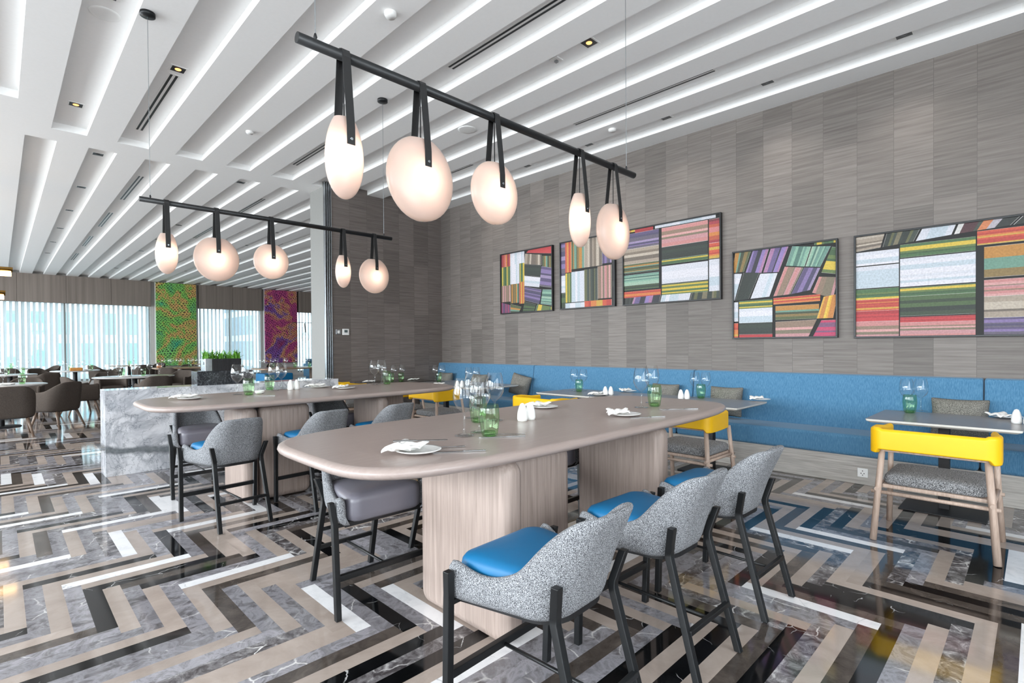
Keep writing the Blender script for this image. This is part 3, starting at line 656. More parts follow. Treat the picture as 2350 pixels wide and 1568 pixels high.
def slot():
    t = thing('air_slot_diffuser', '', 'air vent', (0, 0, 0), 0, 'linear air slot diffusers')
    mb = MB(); mb.box(-.05, -.5, -.004, .05, .5, 0); mb.build('frame', M_PLASTIC, t)
    for x in (-.024, .024): B('slot', x-.011, -.49, -.0055, x+.011, .49, -.0035, M_BLACK, t)
    return t
PS = Proto(slot())
for x, y0, y1, lab in ((gc(4), 2.6, 4.22, 'long air slot crossing the top edge right of the first pendant bar'), (gc(7), 2.34, 4.2, 'long double air slot below and right of the lit downlight, over the banquette side'), (gc(1), 6.28, 8.2, 'short wide double air slot at the upper left behind the hanging cable'),
                       (gc(4), 6.94, 8.12, 'double air slot left of the tallest glowing lamp of the near bar'), (gc(7), 6.2, 6.75, 'short air slot peeping between the second and third glowing lamps'), (.277+.64*2+.155, 10.35, 12.25, 'nearest far room air slot on the left row'), (.277+.64*2+.155, 13.55, 15.3, 'second far room air slot on the left row'),
                       (.277+.64*2+.155, 16.7, 18.5, 'third far room air slot on the left row'), (.277+.64*2+.155, 20.0, 21.6, 'farthest air slot on the left row'), (.277+.64*5+.155, 10.35, 11.9, 'nearest far room air slot on the row over the second pendant bar'), (.277+.64*5+.155, 13.5, 15.3, 'second far room air slot on the row over the second pendant bar'), (.277+.64*5+.155, 17, 18.6, 'third far room air slot on the row over the second pendant bar'),
                       (.277+.64*8+.155, 14.5, 16, 'air slot on the far right row, nearer one'), (.277+.64*8+.155, 18, 19.6, 'air slot on the far right row, farther one')):
    o = PS.put((x, (y0+y1)/2, ZR), 0, lab); o.scale = (1, y1-y0, 1)
def disc(name, cat, r, h, lab, x, y, z):
    tag(MB().lathe([(r, 0), (r, -h*.5), (r*.8, -h), (.001, -h)], 20).build(name, M_PLASTIC), lab, cat).location = (x, y, z)
disc('ceiling_speaker', 'speaker', .11, .006, 'round white ceiling speaker at upper left near the canopy', gc(0), 5.55, ZR)
disc('smoke_detector', 'smoke detector', .05, .04, 'round white smoke detector at top centre', 2.33, 3.75, ZC)
disc('smoke_detector', 'smoke detector', .045, .03, 'small white detector left of the glowing pebble lamp', 2.31, 7.05, ZC)
disc('smoke_detector', 'smoke detector', .05, .03, 'small white detector above the rightmost glowing lamp', 5.6, 3.82, ZC)
disc('ceiling_speaker', 'speaker', .12, .006, 'round white ceiling speaker between the two glowing discs', 4.27, 5.1, ZC)
t = thing('ceiling_sensor', 'small square white sensor beside the lit downlight', 'sensor', (gc(5), 3.36, ZR)); B('base', -.05, -.05, -.012, .05, .05, 0, M_PLASTIC, t, .004); B('eye', -.015, -.015, -.03, .015, .015, -.012, M_STEEL, t)
t = thing('ceiling_sensor', 'small square cream sensor at the top edge, upper left', 'sensor', (gc(0)+.02, 5.22, ZR)); B('base', -.05, -.05, -.012, .05, .05, 0, M_PLASTIC, t, .004); B('eye', -.015, -.015, -.03, .015, .015, -.012, M_STEEL, t)

# ------------------------------------------------------------------ pendant bars with frosted glass lamps
def pendant_bar(label, x0, x1, y, z, lamps, group, e):
    t = thing('pendant_bar', label, 'hanging lamp', (x0, y, z), 0, group)
    MB().tube([(0, 0, 0), (x1-x0, 0, 0)], .0215, 16).build('bar', M_BLACK, t)
    for cx in (.075, x1-x0-.095):
        c = MB().tube([(cx, 0, .02), (cx, 0, ZC-z)], .0022, 6).build('cable', M_STEEL, t)
        MB().lathe([(.001, 0), (.055, 0), (.055, -.028), (.001, -.032)], 20, (cx, 0, ZC-z)).build('canopy', M_BLACK, t)
        MB().lathe([(.004, .02), (.008, .03), (.004, .045)], 8, (cx, 0, 0)).build('cable_clamp', M_IRON, c)
    for kind, lx, w_, h_, zb in lamps:
        lx -= x0; zc = zb-z+h_/2; rx, rz = w_/2, h_/2; ry = .062 if kind == 'disc' else .06
        N = 30; K = 18; rr = []
        th0 = .42 if kind == 'disc' else .62
        for k in range(K+1):
            th = th0+(PI-th0-.02)*k/K; s_, c_ = math.sin(th), math.cos(th)
            if kind == 'pebble': s_ = s_*(1-.10*c_); s_ = max(s_, .02)
            rr.append([(lx+rx*s_*math.cos(2*PI*i/N), ry*(s_**(.62 if kind == 'disc' else 1))*math.sin(2*PI*i/N), zc+rz*(c_ if kind == 'disc' else c_*1.0)) for i in range(N)])
        lamp = MB().rings(rr, True, False, 0, True).build('glass_shade', M_FROST, t)
        zt = zc+rz*math.cos(th0); yt = ry*(math.sin(th0)**(.62 if kind == 'disc' else 1))
        pin_z = 2.215-z if kind == 'disc' else 2.215-z
        yp = ry*.93+.004
        path = [(lx, -yp, pin_z-.022), (lx, -yp, pin_z), (lx, -yp*.99, pin_z+.05), (lx, -.026, -.012)]+[(lx, -.0265*math.cos(a), .0265*math.sin(a)) for a in (.2, .8, 1.57, 2.34, 2.94)]+[(lx, .026, -.012), (lx, yp*.99, pin_z+.05), (lx, yp, pin_z), (lx, yp, pin_z-.022)]
        st = MB().strip(path, .036, .003).build('strap', M_STRAP, t)
        for sy in (-1, 1):
            MB().tube([(lx, sy*(yp+.001), pin_z), (lx, sy*(yp+.007), pin_z)], .006, 10).build('pin', M_STEEL, st)
        MB().tube([(lx, 0, -.02), (lx, 0, zc+.09)], .003, 6).build('flex', M_IRON, lamp)
        MB().lathe([(.001, .1), (.018, .095), (.02, .06), (.016, .04), (.001, .035)], 12, (lx, 0, zc)).build('socket', M_IRON, lamp)
        MB().lathe([(.001, .035), (.014, .028), (.018, .012), (.014, -.006), (.001, -.014)], 12, (lx, 0, zc)).build('bulb', M_BULB, lamp)
        l = bpy.data.lights.new('lamp_glow', 'POINT'); l.energy = e*(.75 if kind == 'pebble' else 1); l.color = (1, .87, .76); l.shadow_soft_size = .035
        o = bpy.data.objects.new('lamp_glow', l); C.objects.link(o); o.location = (x0+lx, y, z+zc-.025)
    return t
LAMPS = [('pebble', 1.045, .165, .37, 1.98), ('disc', 1.43, .37, .395, 1.95), ('disc', 1.905, .325, .335, 2.01), ('pebble', 2.64, .165, .37, 1.98), ('disc', 3.01, .36, .385, 1.945)]
pendant_bar('near black pendant bar with five glowing glass lamps over the front high table', .85, 3.27, 2.05, 2.578, LAMPS, 'pendant bars with five lamps', .5)
pendant_bar('second black pendant bar with five glowing lamps over the rear high table', .83, 3.17, 5.13, 2.575, [(k, x-.03-.03*i/4, w_, h_, z) for i, (k, x, w_, h_, z) in enumerate(LAMPS)], 'pendant bars with five lamps', .5)
# clear lamps far away by the window
t = thing('pendant_bar', 'distant thin pendant bar with clear globes by the far right window', 'hanging lamp', (9.0, 22, 2.4))
MB().tube([(-.2, 0, 0), (1.8, 0, 0)], .012, 8).build('bar', M_BLACK, t)
for x, r in ((.35, .24), (1.05, .14)):
    s_ = MB().strip([(x-.03, 0, -.02), (x, 0, -.42)], .04, .004).build('strap', M_STRAP, t)
    MB().lathe([(.05, -.38), (r, -.38-r), (.02, -.38-2*r)], 16, (x, 0, 0)).build('globe', M_GLASS, t, sub=1)
for x in (.1, 1.6): MB().tube([(x, 0, 0), (x, 0, ZC-2.4)], .003, 5).build('cable', M_STEEL, t)
# warm brass fixture at the left edge
t = thing('brass_chandelier', 'glowing warm brass fixture partly in view at the left edge', 'hanging lamp', (-.25, 12, 2.55))
for z, x1, yy in ((.05, .42, 0), (-.33, .33, .1)):
    MB().tube([(-1.2, yy, z), (x1, yy-.1, z+.01)], .05, 14).build('tube_lamp', M_WARM, t)
    MB().tube([(-1.2, yy, z+.06), (x1+.02, yy-.1, z+.07)], .045, 10).build('brass_channel', M_BRASS, t)
MB().tube([(-.6, 0, 0), (-.6, 0, ZC-2.55)], .008, 8).build('rod', M_BRASS, t)

# ------------------------------------------------------------------ upholstered shells
def shell(w_, yf, yb, zb, zarm, zback, lean, rad, name, mat, parent, t=.042, dip=.035, s0=.40, s1=.74, wb=None):
    wb = wb or w_
    """U-shaped padded shell, open to +Y"""
    pts = [(-w_, yf)]
    for k in range(1, 8): pts.append((-w_+(w_-wb)*k/8, yf+(yb+rad-yf)*k/8))
    for k in range(0, 9): a = PI+PI/2*k/8; pts.append((-wb+rad+rad*math.cos(a), yb+rad+rad*math.sin(a)))
    for k in range(1, 6): pts.append((-wb+rad+(2*(wb-rad))*k/6, yb))
    R = [(-x, y) for x, y in reversed(pts[:17])]; pts = pts+R
    cum = [0]
    for a, b in zip(pts, pts[1:]): cum.append(cum[-1]+math.hypot(b[0]-a[0], b[1]-a[1]))
    L = cum[-1]; rings = []
    for i, (x, y) in enumerate(pts):
        s = min(cum[i], L-cum[i])/(L/2)
        a = pts[max(i-1, 0)]; b = pts[min(i+1, len(pts)-1)]; tx, ty = b[0]-a[0], b[1]-a[1]; q = math.hypot(tx, ty); nx, ny = ty/q, -tx/q   # outward
        if nx*x+ny*(y-.05) < 0: nx, ny = -nx, -ny
        e = min(1, max(0, (s-s0)/(s1-s0))); e = e*e*(3-2*e)
        zt = zarm-dip*math.sin(min(1, s/s0)*PI*.8)*(1-e)+(zback-zarm)*e
        zt += .022*(s-1)*e
        if s < .06: zt -= .02*(1-s/.06)
        back = max(0, -ny) if y < yb+rad else 0
        def P(off, z):
            k = (z-zb)/(zback-zb); ex = off+.012*k
            return (x+nx*ex, y+ny*ex-lean*k*k*(back if back else 0), z)
        h = zt-zb
        rings.append([P(-.075, zb-.004), P(-.02, zb), P(0, zb+.03), P(.004, zb+h*.45), P(.002, zt-.03), P(-.006, zt-.008), P(-t*.5, zt), P(-t+.004, zt-.01), P(-t, zt-.035), P(-t-.002, zb+h*.5), P(-t-.002, zb+.03), P(-t-.006, zb+.012)])
    mb = MB(); mb.rings(rings, True, True, 0, True)
    o = mb.build(name, mat, parent, sub=1, smooth=True)
    # underside board
    ins = [(x*.86, y*.9 if y < 0 else y*.97) for x, y in pts]
    MB().prism(ins, zb-.006, zb+.02).build('seat_pan', M_IRON, parent)
    return o
def cushion(name, mat, parent, w_, yf, yb, z0, z1, r=.09, dome=.015, taper=1):
    mb = MB(); rr = []
    for f, z in ((.93, z0), (.99, z0+.012), (1, z0+.035), (1, z1-.04), (.985, z1-.018), (.94, z1-.004), (.8, z1+dome*.4), (.5, z1+dome*.9), (.12, z1+dome)):
        o = rrect(-w_, yb, w_, yf, r); cx, cy = 0, (yf+yb)/2
        d = (1-f)*w_
        rr.append([(x*f*(taper+(1-taper)*(y-yb)/(yf-yb)), cy+(y-cy)*f, z) for x, y in o])
    mb.rings(rr, True, True, 0, True)
    return mb.build(name, mat, parent, smooth=True)

def bar_stool(seat_mat, cat_label):
    t = thing('bar_stool', cat_label, 'bar stool')
    shell(.272, .272, -.135, .462, 0.632, .832, .13, .14, 'shell', M_TWEED, t, dip=.052, s0=.43, s1=.77, wb=.21)
    cushion('seat_cushion', seat_mat, t, .226, .292, -.10, .475, .612, .07, .012, taper=.74)
    for sx in (-1, 1):
        MB().post([(sx*.294, .236, .588), (sx*.285, .245, .505), (sx*.282, .25, .485), (sx*.277, .268, .006)], .0145, .0145).build('leg', M_BLACK, t, .003)
        MB().post([(sx*.198, -.158, .62), (sx*.17, -.13, .51), (sx*.17, -.129, .487), (sx*.183, -.262, .006)], .0145, .0145).build('leg', M_BLACK, t, .003)
        MB().box(min(sx*.283, sx*.22), .238, .462, max(sx*.283, sx*.22), .262, .478).build('bracket', M_BLACK, t)
    B('footrest', -.278, .248, .195, .278, .274, .225, M_BLACK, t, .003)
    B('stretcher', -.176, -.228, .195, .176, -.206, .217, M_BLACK, t, .003)
    MB().tube([(0, .25, .205), (0, -.21, .203)], .0075, 8).build('centre_rod', M_BLACK, t)
    return t
blue = Proto(bar_stool(M_BLUEL, 'x')); grey = Proto(bar_stool(M_GREYL, 'x'))
GS = 'bar stools around the high tables'
for x, y, rz, lab in ((1.395, 1.2, .05, 'nearest grey tweed bar stool with a bright blue seat, at the bottom of the photo'), (2.125, 1.19, -.02, 'middle of the three near blue-seated bar stools at the front table'), (2.83, 1.19, -.02, 'rear right of the three near blue-seated bar stools, closest to the banquette'),
                      (1.295, 4.45, .07, 'grey tweed bar stool with its back to us before the rear table, leftmost'), (2.01, 4.44, .07, 'grey tweed bar stool, second before the rear high table'), (2.69, 4.44, .07, 'grey tweed bar stool, third before the rear high table, rising behind the front table')):
    blue.put((x, y, 0), rz, lab, GS)
for x, y, rz, lab in ((1.46, 2.69, PI-.02, 'bar stool with a grey leather seat under the left end of the front table'), (2.14, 2.70, PI, 'grey-seated bar stool behind the front table, mostly hidden by its first pedestal'), (2.85, 2.70, PI, 'grey-seated bar stool whose dark seat shows between the front table pedestals'),
                      (1.37, 5.69, PI, 'bar stool with a grey leather seat at the far side of the rear table, left'), (2.08, 5.69, PI, 'grey-seated bar stool at the far side of the rear table, hidden by the brown slab'), (2.72, 5.69, PI, 'grey-seated bar stool at the far side of the rear table, right')):
    grey.put((x, y, 0), rz, lab, GS)

# ------------------------------------------------------------------ high tables
def high_table(x0, x1, y0, y1, px, label, o0=.09):
    t = thing('high_table', label, 'table', ((x0+x1)/2, (y0+y1)/2, 0), 0, 'high communal tables'); cx, cy = (x0+x1)/2, (y0+y1)/2
    hx, hy = (x1-x0)/2, (y1-y0)/2; out = []
    N = 72
    for i in range(N):
        a = 2*PI*i/N; n_ = 4.6; c_, s_ = math.cos(a), math.sin(a)
        out.append((hx*math.copysign(abs(c_)**(2/n_), c_), hy*math.copysign(abs(s_)**(2/n_), s_)))
    rr = []
    for ins, z in ((.05, .848), (.02, .852), (.005, .862), (0, .874), (.004, .888), (.014, .896), (.03, .9)):
        rr.append([(x*(1-ins/hx), y*(1-ins/hy), z) for x, y in out])
    MB().rings(rr, True, True, 0, True).build('table_top', M_TOP, t)
    def slab(name, a0, b0, a1, b1):
        alongx = (a1-a0) > (b1-b0); L = (a1-a0) if alongx else (b1-b0); T = (b1-b0) if alongx else (a1-a0)
        mb = MB(); o = rrect(-L/2, .004, L/2, .835, .055, 5)
        rr = []
        for f, q in ((.05, -T/2), (.018, -T/2+.01), (.0, -T/2+.04), (0, T/2-.04), (.018, T/2-.01), (.05, T/2)):
            rr.append([((x*(1-2*f/L), q, .42+(z-.42)*(1-2*f/.84)) if alongx else (q, x*(1-2*f/L), .42+(z-.42)*(1-2*f/.84))) for x, z in o])
        o_ = mb.rings(rr, True, True, 0, True).build(name, M_PED, t, smooth=True); o_.location = ((a0+a1)/2, (b0+b1)/2, 0)
        q = o_.modifiers.new('e', 'EDGE_SPLIT'); q.split_angle = .9
    b = y0-cy
    for k, p in enumerate(px):
        slab('pedestal_slab', p-cx, b+o0, p-cx+.13, b+.755)
        if k == 0: slab('pedestal_slab', p-cx+.15, b+.2, p-cx+.60, b+.34)
        else: slab('pedestal_slab', p-cx+.15, b+.62, p-cx+.6, b+.76)
        B('mounting_plate', p-cx+.02, b+.22, .83, p-cx+.55, b+.8, .85, M_IRON, t)
    return t
high_table(.915, 4.12, 1.565, 2.83, (1.585, 2.93), 'front long high table with rounded taupe top and slab pedestals')
high_table(.82, 3.86, 4.62, 5.88, (1.49, 2.80), 'rear long high table with rounded taupe top, before the marble counter', .175)

# ------------------------------------------------------------------ marble counter, stone block, planter
t = thing('marble_counter', 'white veined marble counter block behind the rear high table', 'counter', (.79, 6.9, 0))
B('body', 0, 0, 0, 2.6, .335, .915, M_WHM, t, .003)
t = thing('stone_block', 'black veined stone block lying on the marble counter', 'block', (1.665, 6.97, .915))
B('block', 0, 0, 0, .62, .26, .165, M_BLM, t, .003)
t = thing('planter', 'ribbed black planter with steel end, full of grassy plants, on the stone block', 'planter', (1.76, 7.0, 1.08))
mb = MB(); mb.box(.075, 0, 0, .40, .19, .145)
for k in range(24): mb.box(.085+k*.013, -.004, .004, .091+k*.013, 0, .141)
mb.build('box', M_SLATE, t)
mb = MB(); mb.box(0, 0, 0, .075, .19, .15); e_ = mb.build('end_plate', M_STEEL, t, .003); MB().box(-.001, .05, .075, .0005, .085, .11).build('handle_hole', M_BLACK, e_)
rg = random.Random(4); mb = MB()
for k in range(230):
    x, y = rg.uniform(0, .4), rg.uniform(.02, .17); a = rg.uniform(0, 2*PI); ln = rg.uniform(.05, .15); sp = rg.uniform(.02, .1)
    dx, dy = math.cos(a)*sp, math.sin(a)*sp; wx, wy = -math.sin(a)*.005, math.cos(a)*.005; P_ = []
    for s_, wd in ((0, 1), (.4, 1.1), (.75, .8), (1, .1)):
        z = .14+ln*(s_-.35*s_*s_*(sp/.1)); P_.append(((x+dx*s_*s_-wx*wd, y+dy*s_*s_-wy*wd, z), (x+dx*s_*s_+wx*wd, y+dy*s_*s_+wy*wd, z)))
    V = [[mb.bm.verts.new(q) for q in p] for p in P_]
    for a_, b_ in zip(V, V[1:]): mb.bm.faces.new((a_[0], a_[1], b_[1], b_[0]))
o = mb.build('grass', M_LEAF, t); o['kind'] = 'stuff'

# ------------------------------------------------------------------ banquette tables
def sq_table(name, x0, x1, y0, y1, lab, dark=False, grp='square tables along the banquette'):
    t = thing(name, lab, 'table', ((x0+x1)/2, (y0+y1)/2, 0), 0, grp); hx, hy = (x1-x0)/2, (y1-y0)/2
    tp = MB(); o = rrect(-hx, -hy, hx, hy, .012, 2)
    tp.rings([[(x*(1-i/hx), y*(1-i/hy), z) for x, y in o] for i, z in ((.03, .708), (.004, .722), (0, .738))], True, False, 1)
    f = tp.bm.faces.new([tp.bm.verts.new((x, y, .7385)) for x, y in o]); f.material_index = 0
    g = tp.bm.faces.new([tp.bm.verts.new((x*(1-.03/hx), y*(1-.03/hy), .708)) for x, y in o]); g.material_index = 1
    tp.build('table_top', [M_DTOP, M_DTOP] if dark else [M_GTOP, M_GEDGE], t)
    B('post', -.035, -.035, .01, .035, .035, .708, M_IRON, t, .003)
    B('base_plate', -.24, -.27, 0, .24, .27, .012, M_IRON, t, .003)
    B('mounting_plate', -.2, -.2, .695, .2, .2, .708, M_IRON, t)
XT0, XT1 = 5.06, 5.86
sq_table('dining_table', XT0, XT1, .07, 1.0, 'square grey table at the right before the nearest yellow armchair')
sq_table('dining_table', XT0, XT1, -.87, .062, 'next grey table along, cut off by the right edge')
sq_table('dining_table', XT0, XT1, 2.04, 2.92, 'right end of the middle run of grey tables, bare corner towards the sofa')
sq_table('dining_table', XT0, XT1, 2.925, 3.8, 'middle one of the three joined grey tables behind the front table')
sq_table('dining_table', XT0, XT1, 3.805, 4.68, 'left end of the middle run of grey tables, with folded napkin')
sq_table('dining_table', XT0-.1, XT1, 5.78, 6.65, 'nearer of the two joined tables at the far end of the banquette')
sq_table('dining_table', XT0-.1, XT1, 6.655, 7.5, 'farther of the two joined tables at the far end of the banquette')
sq_table('dining_table', 4.45, 5.65, 7.7, 8.46, 'dark table standing against the brown alcove wall', True)

# ------------------------------------------------------------------ yellow armchairs (built facing +Y)
def yellow_chair():
    t = thing('armchair', '', 'armchair', group='yellow armchairs facing the banquette')
    W_ = .285
    cushion('seat_cushion', M_TWEED2, t, .27, .25, -.235, .385, .46, .05, .012)
    for sx in (-1, 1):
        MB().tube([(sx*.315, -.285, .004), (sx*.29, -.262, .36), (sx*.27, -.245, .625)], .021, 12, r2=.019).build('leg', M_CHAIRWOOD, t)
        MB().tube([(sx*.315, .27, .004), (sx*.298, .215, .36), (sx*.288, .17, .62)], .02, 12, r2=.017).build('leg', M_CHAIRWOOD, t)
        MB().tube([(sx*.293, -.31, .362), (sx*.298, .26, .362)], .0125, 10).build('rail', M_CHAIRWOOD, t)
    MB().tube([(-.33, -.262, .335), (.33, -.262, .335)], .0125, 10).build('rail', M_CHAIRWOOD, t)
    MB().tube([(-.33, .215, .335), (.33, .215, .335)], .0125, 10).build('rail', M_CHAIRWOOD, t)
    B('seat_frame', -.272, -.24, .362, .272, .245, .388, M_CHAIRWOOD, t, .006)
    B('back_rail', -.29, -.262, .615, .29, -.228, .642, M_CHAIRWOOD, t, .006)
    # padded yellow band, U shaped
    path = [(-.305, .13), (-.322, .0), (-.335, -.16)]
    for k in range(6): a = PI+PI/2*k/5; path.append((-.335+.075+.075*math.cos(a), -.255+.075*math.sin(a)+.06-.055+.0))
    path = path+[(-x, y) for x, y in reversed(path)]
    rr = []
    for i, (x, y) in enumerate(path):
        a = path[max(i-1, 0)]; b = path[min(i+1, len(path)-1)]; tx, ty = b[0]-a[0], b[1]-a[1]; q = math.hypot(tx, ty); nx, ny = -ty/q, tx/q
        arm = abs(x) > .29; zb = .64 if abs(x) < .30 else .612; zt = .775 if abs(x) < .27 else (.785 if y < -.1 else .765)
        T = .05 if i not in (0, len(path)-1) else .042
        sec = [(0, zb), (.012, zb-.004), (T-.012, zb-.004), (T, zb+.012), (T, zt-.014), (T-.014, zt), (.014, zt), (0, zt-.014)]
        rr.append([(x+nx*o_, y+ny*o_, z) for o_, z in sec])
    bnd = MB().rings(rr, True, True, 0, True).build('back_band', M_YEL, t, .006)
    return t
PY = Proto(yellow_chair())
GY = 'yellow armchairs facing the banquette'
for x, y, rz, lab in ((4.57, .485, -PI/2, 'yellow-backed wooden armchair at the right, seen from behind in full'), (4.53, 2.26, -PI/2, 'yellow-backed armchair showing past the right end of the front high table'), (4.52, 3.95, -PI/2, 'yellow armchair whose back pokes above the front table, behind the salt shakers'),
                      (4.45, 5.98, -PI/2, 'yellow armchair left of the big wine glasses, its grey seat and legs in view'), (4.42, 6.9, -PI/2, 'yellow armchair just right of the rear high table end, farther one'), (4.12, 7.95, -PI/2, 'most distant yellow armchair, by the dark alcove table')):
    PY.put((x, y, 0), rz, lab, GY)

# ------------------------------------------------------------------ far dining room
def far_chair():
    t = thing('tub_chair', '', 'chair', group='taupe tub chairs in the far room')
    shell(.285, .24, -.24, .30, .66, .80, .05, .17, 'shell', M_BROWN, t, .05, .03, .35, .8)
    cushion('seat_cushion', M_BROWN, t, .235, .27, -.2, .32, .46, .07)
    for sx in (-1, 1):
        MB().tube([(sx*.2, .17, .31), (sx*.25, .25, .004)], .024, 8, r2=.013).build('leg', M_BROWNWOOD, t)
        MB().tube([(sx*.18, -.16, .31), (sx*.24, -.27, .004)], .024, 8, r2=.013).build('leg', M_BROWNWOOD, t)
    return t
PF = Proto(far_chair()); GF = 'taupe tub chairs in the far room'
def toward(x, y, tx, ty): return math.atan2(ty-y, tx-x)-PI/2
TABS = {'a': (.02, 12.7, .62), 'b': (1.55, 19.2, .55), 'c': (2.15, 14.1, .60), 'd': (4.6, 19.2, 1.1), 'e': (6.4, 16.0, 1.1), 'f': (.2, 17.6, .5), 'g': (.3, 23.2, .7), 'h': (3.4, 23.3, .6), 'i': (6.0, 22.8, .6)}
for x, y, tb, lab in ((.12, 11.2, 'a', 'dark taupe tub chair at the left edge with its back to us'), (.72, 11.9, 'a', 'taupe tub chair right of the leftmost one, seen from its side'), (.35, 13.95, 'a', 'taupe tub chair at the far side of the nearest round table'), (1.2, 13.9, 'c', 'pale taupe tub chair turned sideways just left of the marble counter'),
                      (.75, 16.6, 'f', 'taupe tub chair with curved back beyond the nearest round table'), (2.3, 12.9, 'c', 'taupe tub chair showing above the left part of the marble counter'), (3.25, 15.3, 'c', 'taupe tub chair beside the black stone block, legs visible'), (2.35, 19.4, 'b', 'taupe tub chair right of the black-footed round table'),
                      (.9, 20.2, 'b', 'taupe tub chair behind the black-footed round table'), (3.6, 17.9, 'd', 'taupe tub chair in front of the long wooden table, left'), (4.7, 20.5, 'd', 'taupe tub chair behind the long wooden table'), (6.3, 21.6, 'i', 'distant taupe tub chair near the green art panel'), (8.4, 17.3, 'e', 'taupe tub chair by the column, right of the far wooden table'), (7.2, 19.6, 'e', 'taupe tub chair far behind the column table'), (-.9, 18.2, 'f', 'taupe tub chair cut off by the left edge, beside the second round table'), (.2, 21.6, 'g', 'taupe tub chair in front of the most distant left table'), (1.2, 23.6, 'g', 'taupe tub chair right of the most distant left table'), (2.5, 22.9, 'h', 'taupe tub chair left of the warm far table before the wide blind'), (3.6, 21.9, 'h', 'taupe tub chair in front of the warm far table before the wide blind'), (4.3, 23.9, 'h', 'taupe tub chair right of the warm far table, below the green art'), (1.9, 15.6, 'c', 'taupe tub chair hidden behind glasses of the oval table')):
    tx, ty, _ = TABS[tb]; PF.put((x, y, 0), toward(x, y, tx, ty), lab, GF)
def round_table(x, y, r, lab, mat, sx=1):
    t = thing('round_table' if sx == 1 else 'oval_table', lab, 'table', (x, y, 0), 0, 'tables in the far room')
    tp = MB().lathe([(.001, .745), (r-.015, .745), (r, .738), (r, .725), (r-.04, .715), (.001, .715)], 40).build('table_top', mat, t); tp.scale = (sx, 1, 1)
    MB().lathe([(.05, .01), (.05, .715)], 16).build('post', M_IRON, t); MB().lathe([(.001, .02), (.26, .015), (.27, 0)], 24).build('base_plate', M_IRON, t)
M_TT = plain('pale_stone_top', '#b5b3b2', .2, var=.04); M_WT = wood('warm_top', '#8a7460', '#a88e76', (2, 20, 20), .3)
round_table(*TABS['a'], 'pale round table among the tub chairs at the left edge', M_TT)
round_table(*TABS['b'], 'round table on a thick black foot before the wide blind', M_TT)
round_table(*TABS['c'], 'oval pale table laid with glasses behind the marble counter', M_TT, 1.25)
round_table(*TABS['f'], 'second pale round table behind the chairs at far left', M_TT)
round_table(*TABS['g'], 'most distant round table at far left by the blind', M_TT)
round_table(*TABS['h'], 'round table far back near the green art panel, left side', M_WT)
round_table(*TABS['i'], 'round table far back between the art panels', M_WT)
def long_table(x0, x1, y0, y1, lab):
    t = thing('long_table', lab, 'table', ((x0+x1)/2, (y0+y1)/2, 0), 0, 'tables in the far room'); hx, hy = (x1-x0)/2, (y1-y0)/2
    MB().prism(rrect(-hx, -hy, hx, hy, .2), .71, .75).build('table_top', M_WT, t, .008)
    for s_ in (-1, 1): B('leg', s_*(hx-.5)-.08, -hy*.6, 0, s_*(hx-.5)+.08, hy*.6, .71, M_BROWNWOOD, t, .01)
long_table(3.4, 5.9, 18.7, 19.6, 'long wooden table with a row of glasses below the green art panel')
long_table(5.3, 7.6, 15.4, 16.5, 'long wooden table with many glasses left of the column')
t = thing('sofa', 'dark blue sofa in the distance beside the column', 'sofa', (10.5, 22, 0))
B('seat', -1, -.4, .0, 1, .4, .45, M_BLUEF, t, .03); B('backrest', -1, .2, .45, 1, .4, .85, M_BLUEF, t, .03)
for s_ in (-1, 1): B('armrest', s_*1.0-.1, -.4, .1, s_*1.0+.1, .4, .65, M_BLUEF, t, .03)
t = thing('stool_seat', 'low blue upholstered stool behind the stone block on the counter', 'stool', (4.9, 13.4, 0)); t.name = 'low_stool'
B('seat', -.35, -.3, .42, .35, .3, .72, M_BLUEL, t, .03); B('base', -.3, -.25, 0, .3, .25, .42, M_TT, t, .02)
t = thing('potted_tree', 'small leafy potted tree beside the column in the distance', 'plant', (9.1, 20.2, 0))
MB().lathe([(.001, 0), (.13, 0), (.17, .8), (.001, .8)], 16).build('pot', M_IRON, t); MB().tube([(0, 0, .8), (.03, .02, 1.5)], .015, 6).build('trunk', M_BROWNWOOD, t)
mb = MB(); rg = random.Random(9)
for k in range(130):
    c_ = Vector((rg.gauss(0, .12), rg.gauss(0, .12), rg.uniform(1.15, 1.9))); a = rg.uniform(0, 6.28); d = Vector((math.cos(a), math.sin(a), rg.uniform(-.3, .5)))*.05; n_ = d.cross(Vector((0, 0, 1))).normalized()*.018
    mb.bm.faces.new([mb.bm.verts.new(c_-d), mb.bm.verts.new(c_+n_), mb.bm.verts.new(c_+d), mb.bm.verts.new(c_-n_)])
o = mb.build('leaves', M_LEAF, t); o['kind'] = 'stuff'

# ------------------------------------------------------------------ tableware
def wine_glass(h=.225, rb=.044, name='wine_glass'):
    s_ = h/.225
    prof = [(.001, .004), (.037, .002), (.038, .0035), (.02, .006), (.006, .012), (.0042, .03), (.0036, .06*s_), (.0042, .088*s_), (.012, .096*s_), (.03, .112*s_), (rb-.003, .135*s_), (rb, .15*s_), (rb-.001, .17*s_), (rb-.006, .2*s_), (rb-.013, h)]
    return MB().lathe(prof, 32).build(name, M_GLASS)
def tumbler():
    prof = [(.001, .016), (.022, .017), (.024, .003), (.001, .002), (.026, .001), (.031, .006), (.036, .035), (.039, .065), (.037, .095), (.034, .108), (.0325, .108)]
    return MB().lathe(prof, 40, ribs=10, amp=.045).build('tumbler', M_GREEN)
def shaker(s_):
    prof = [(.001, 0), (.021, 0), (.0225, .012), (.021, .035), (.015, .058), (.0085, .072), (.001, .075)]
    o = MB().lathe(prof, 20).build('shaker', M_CHINA); return o
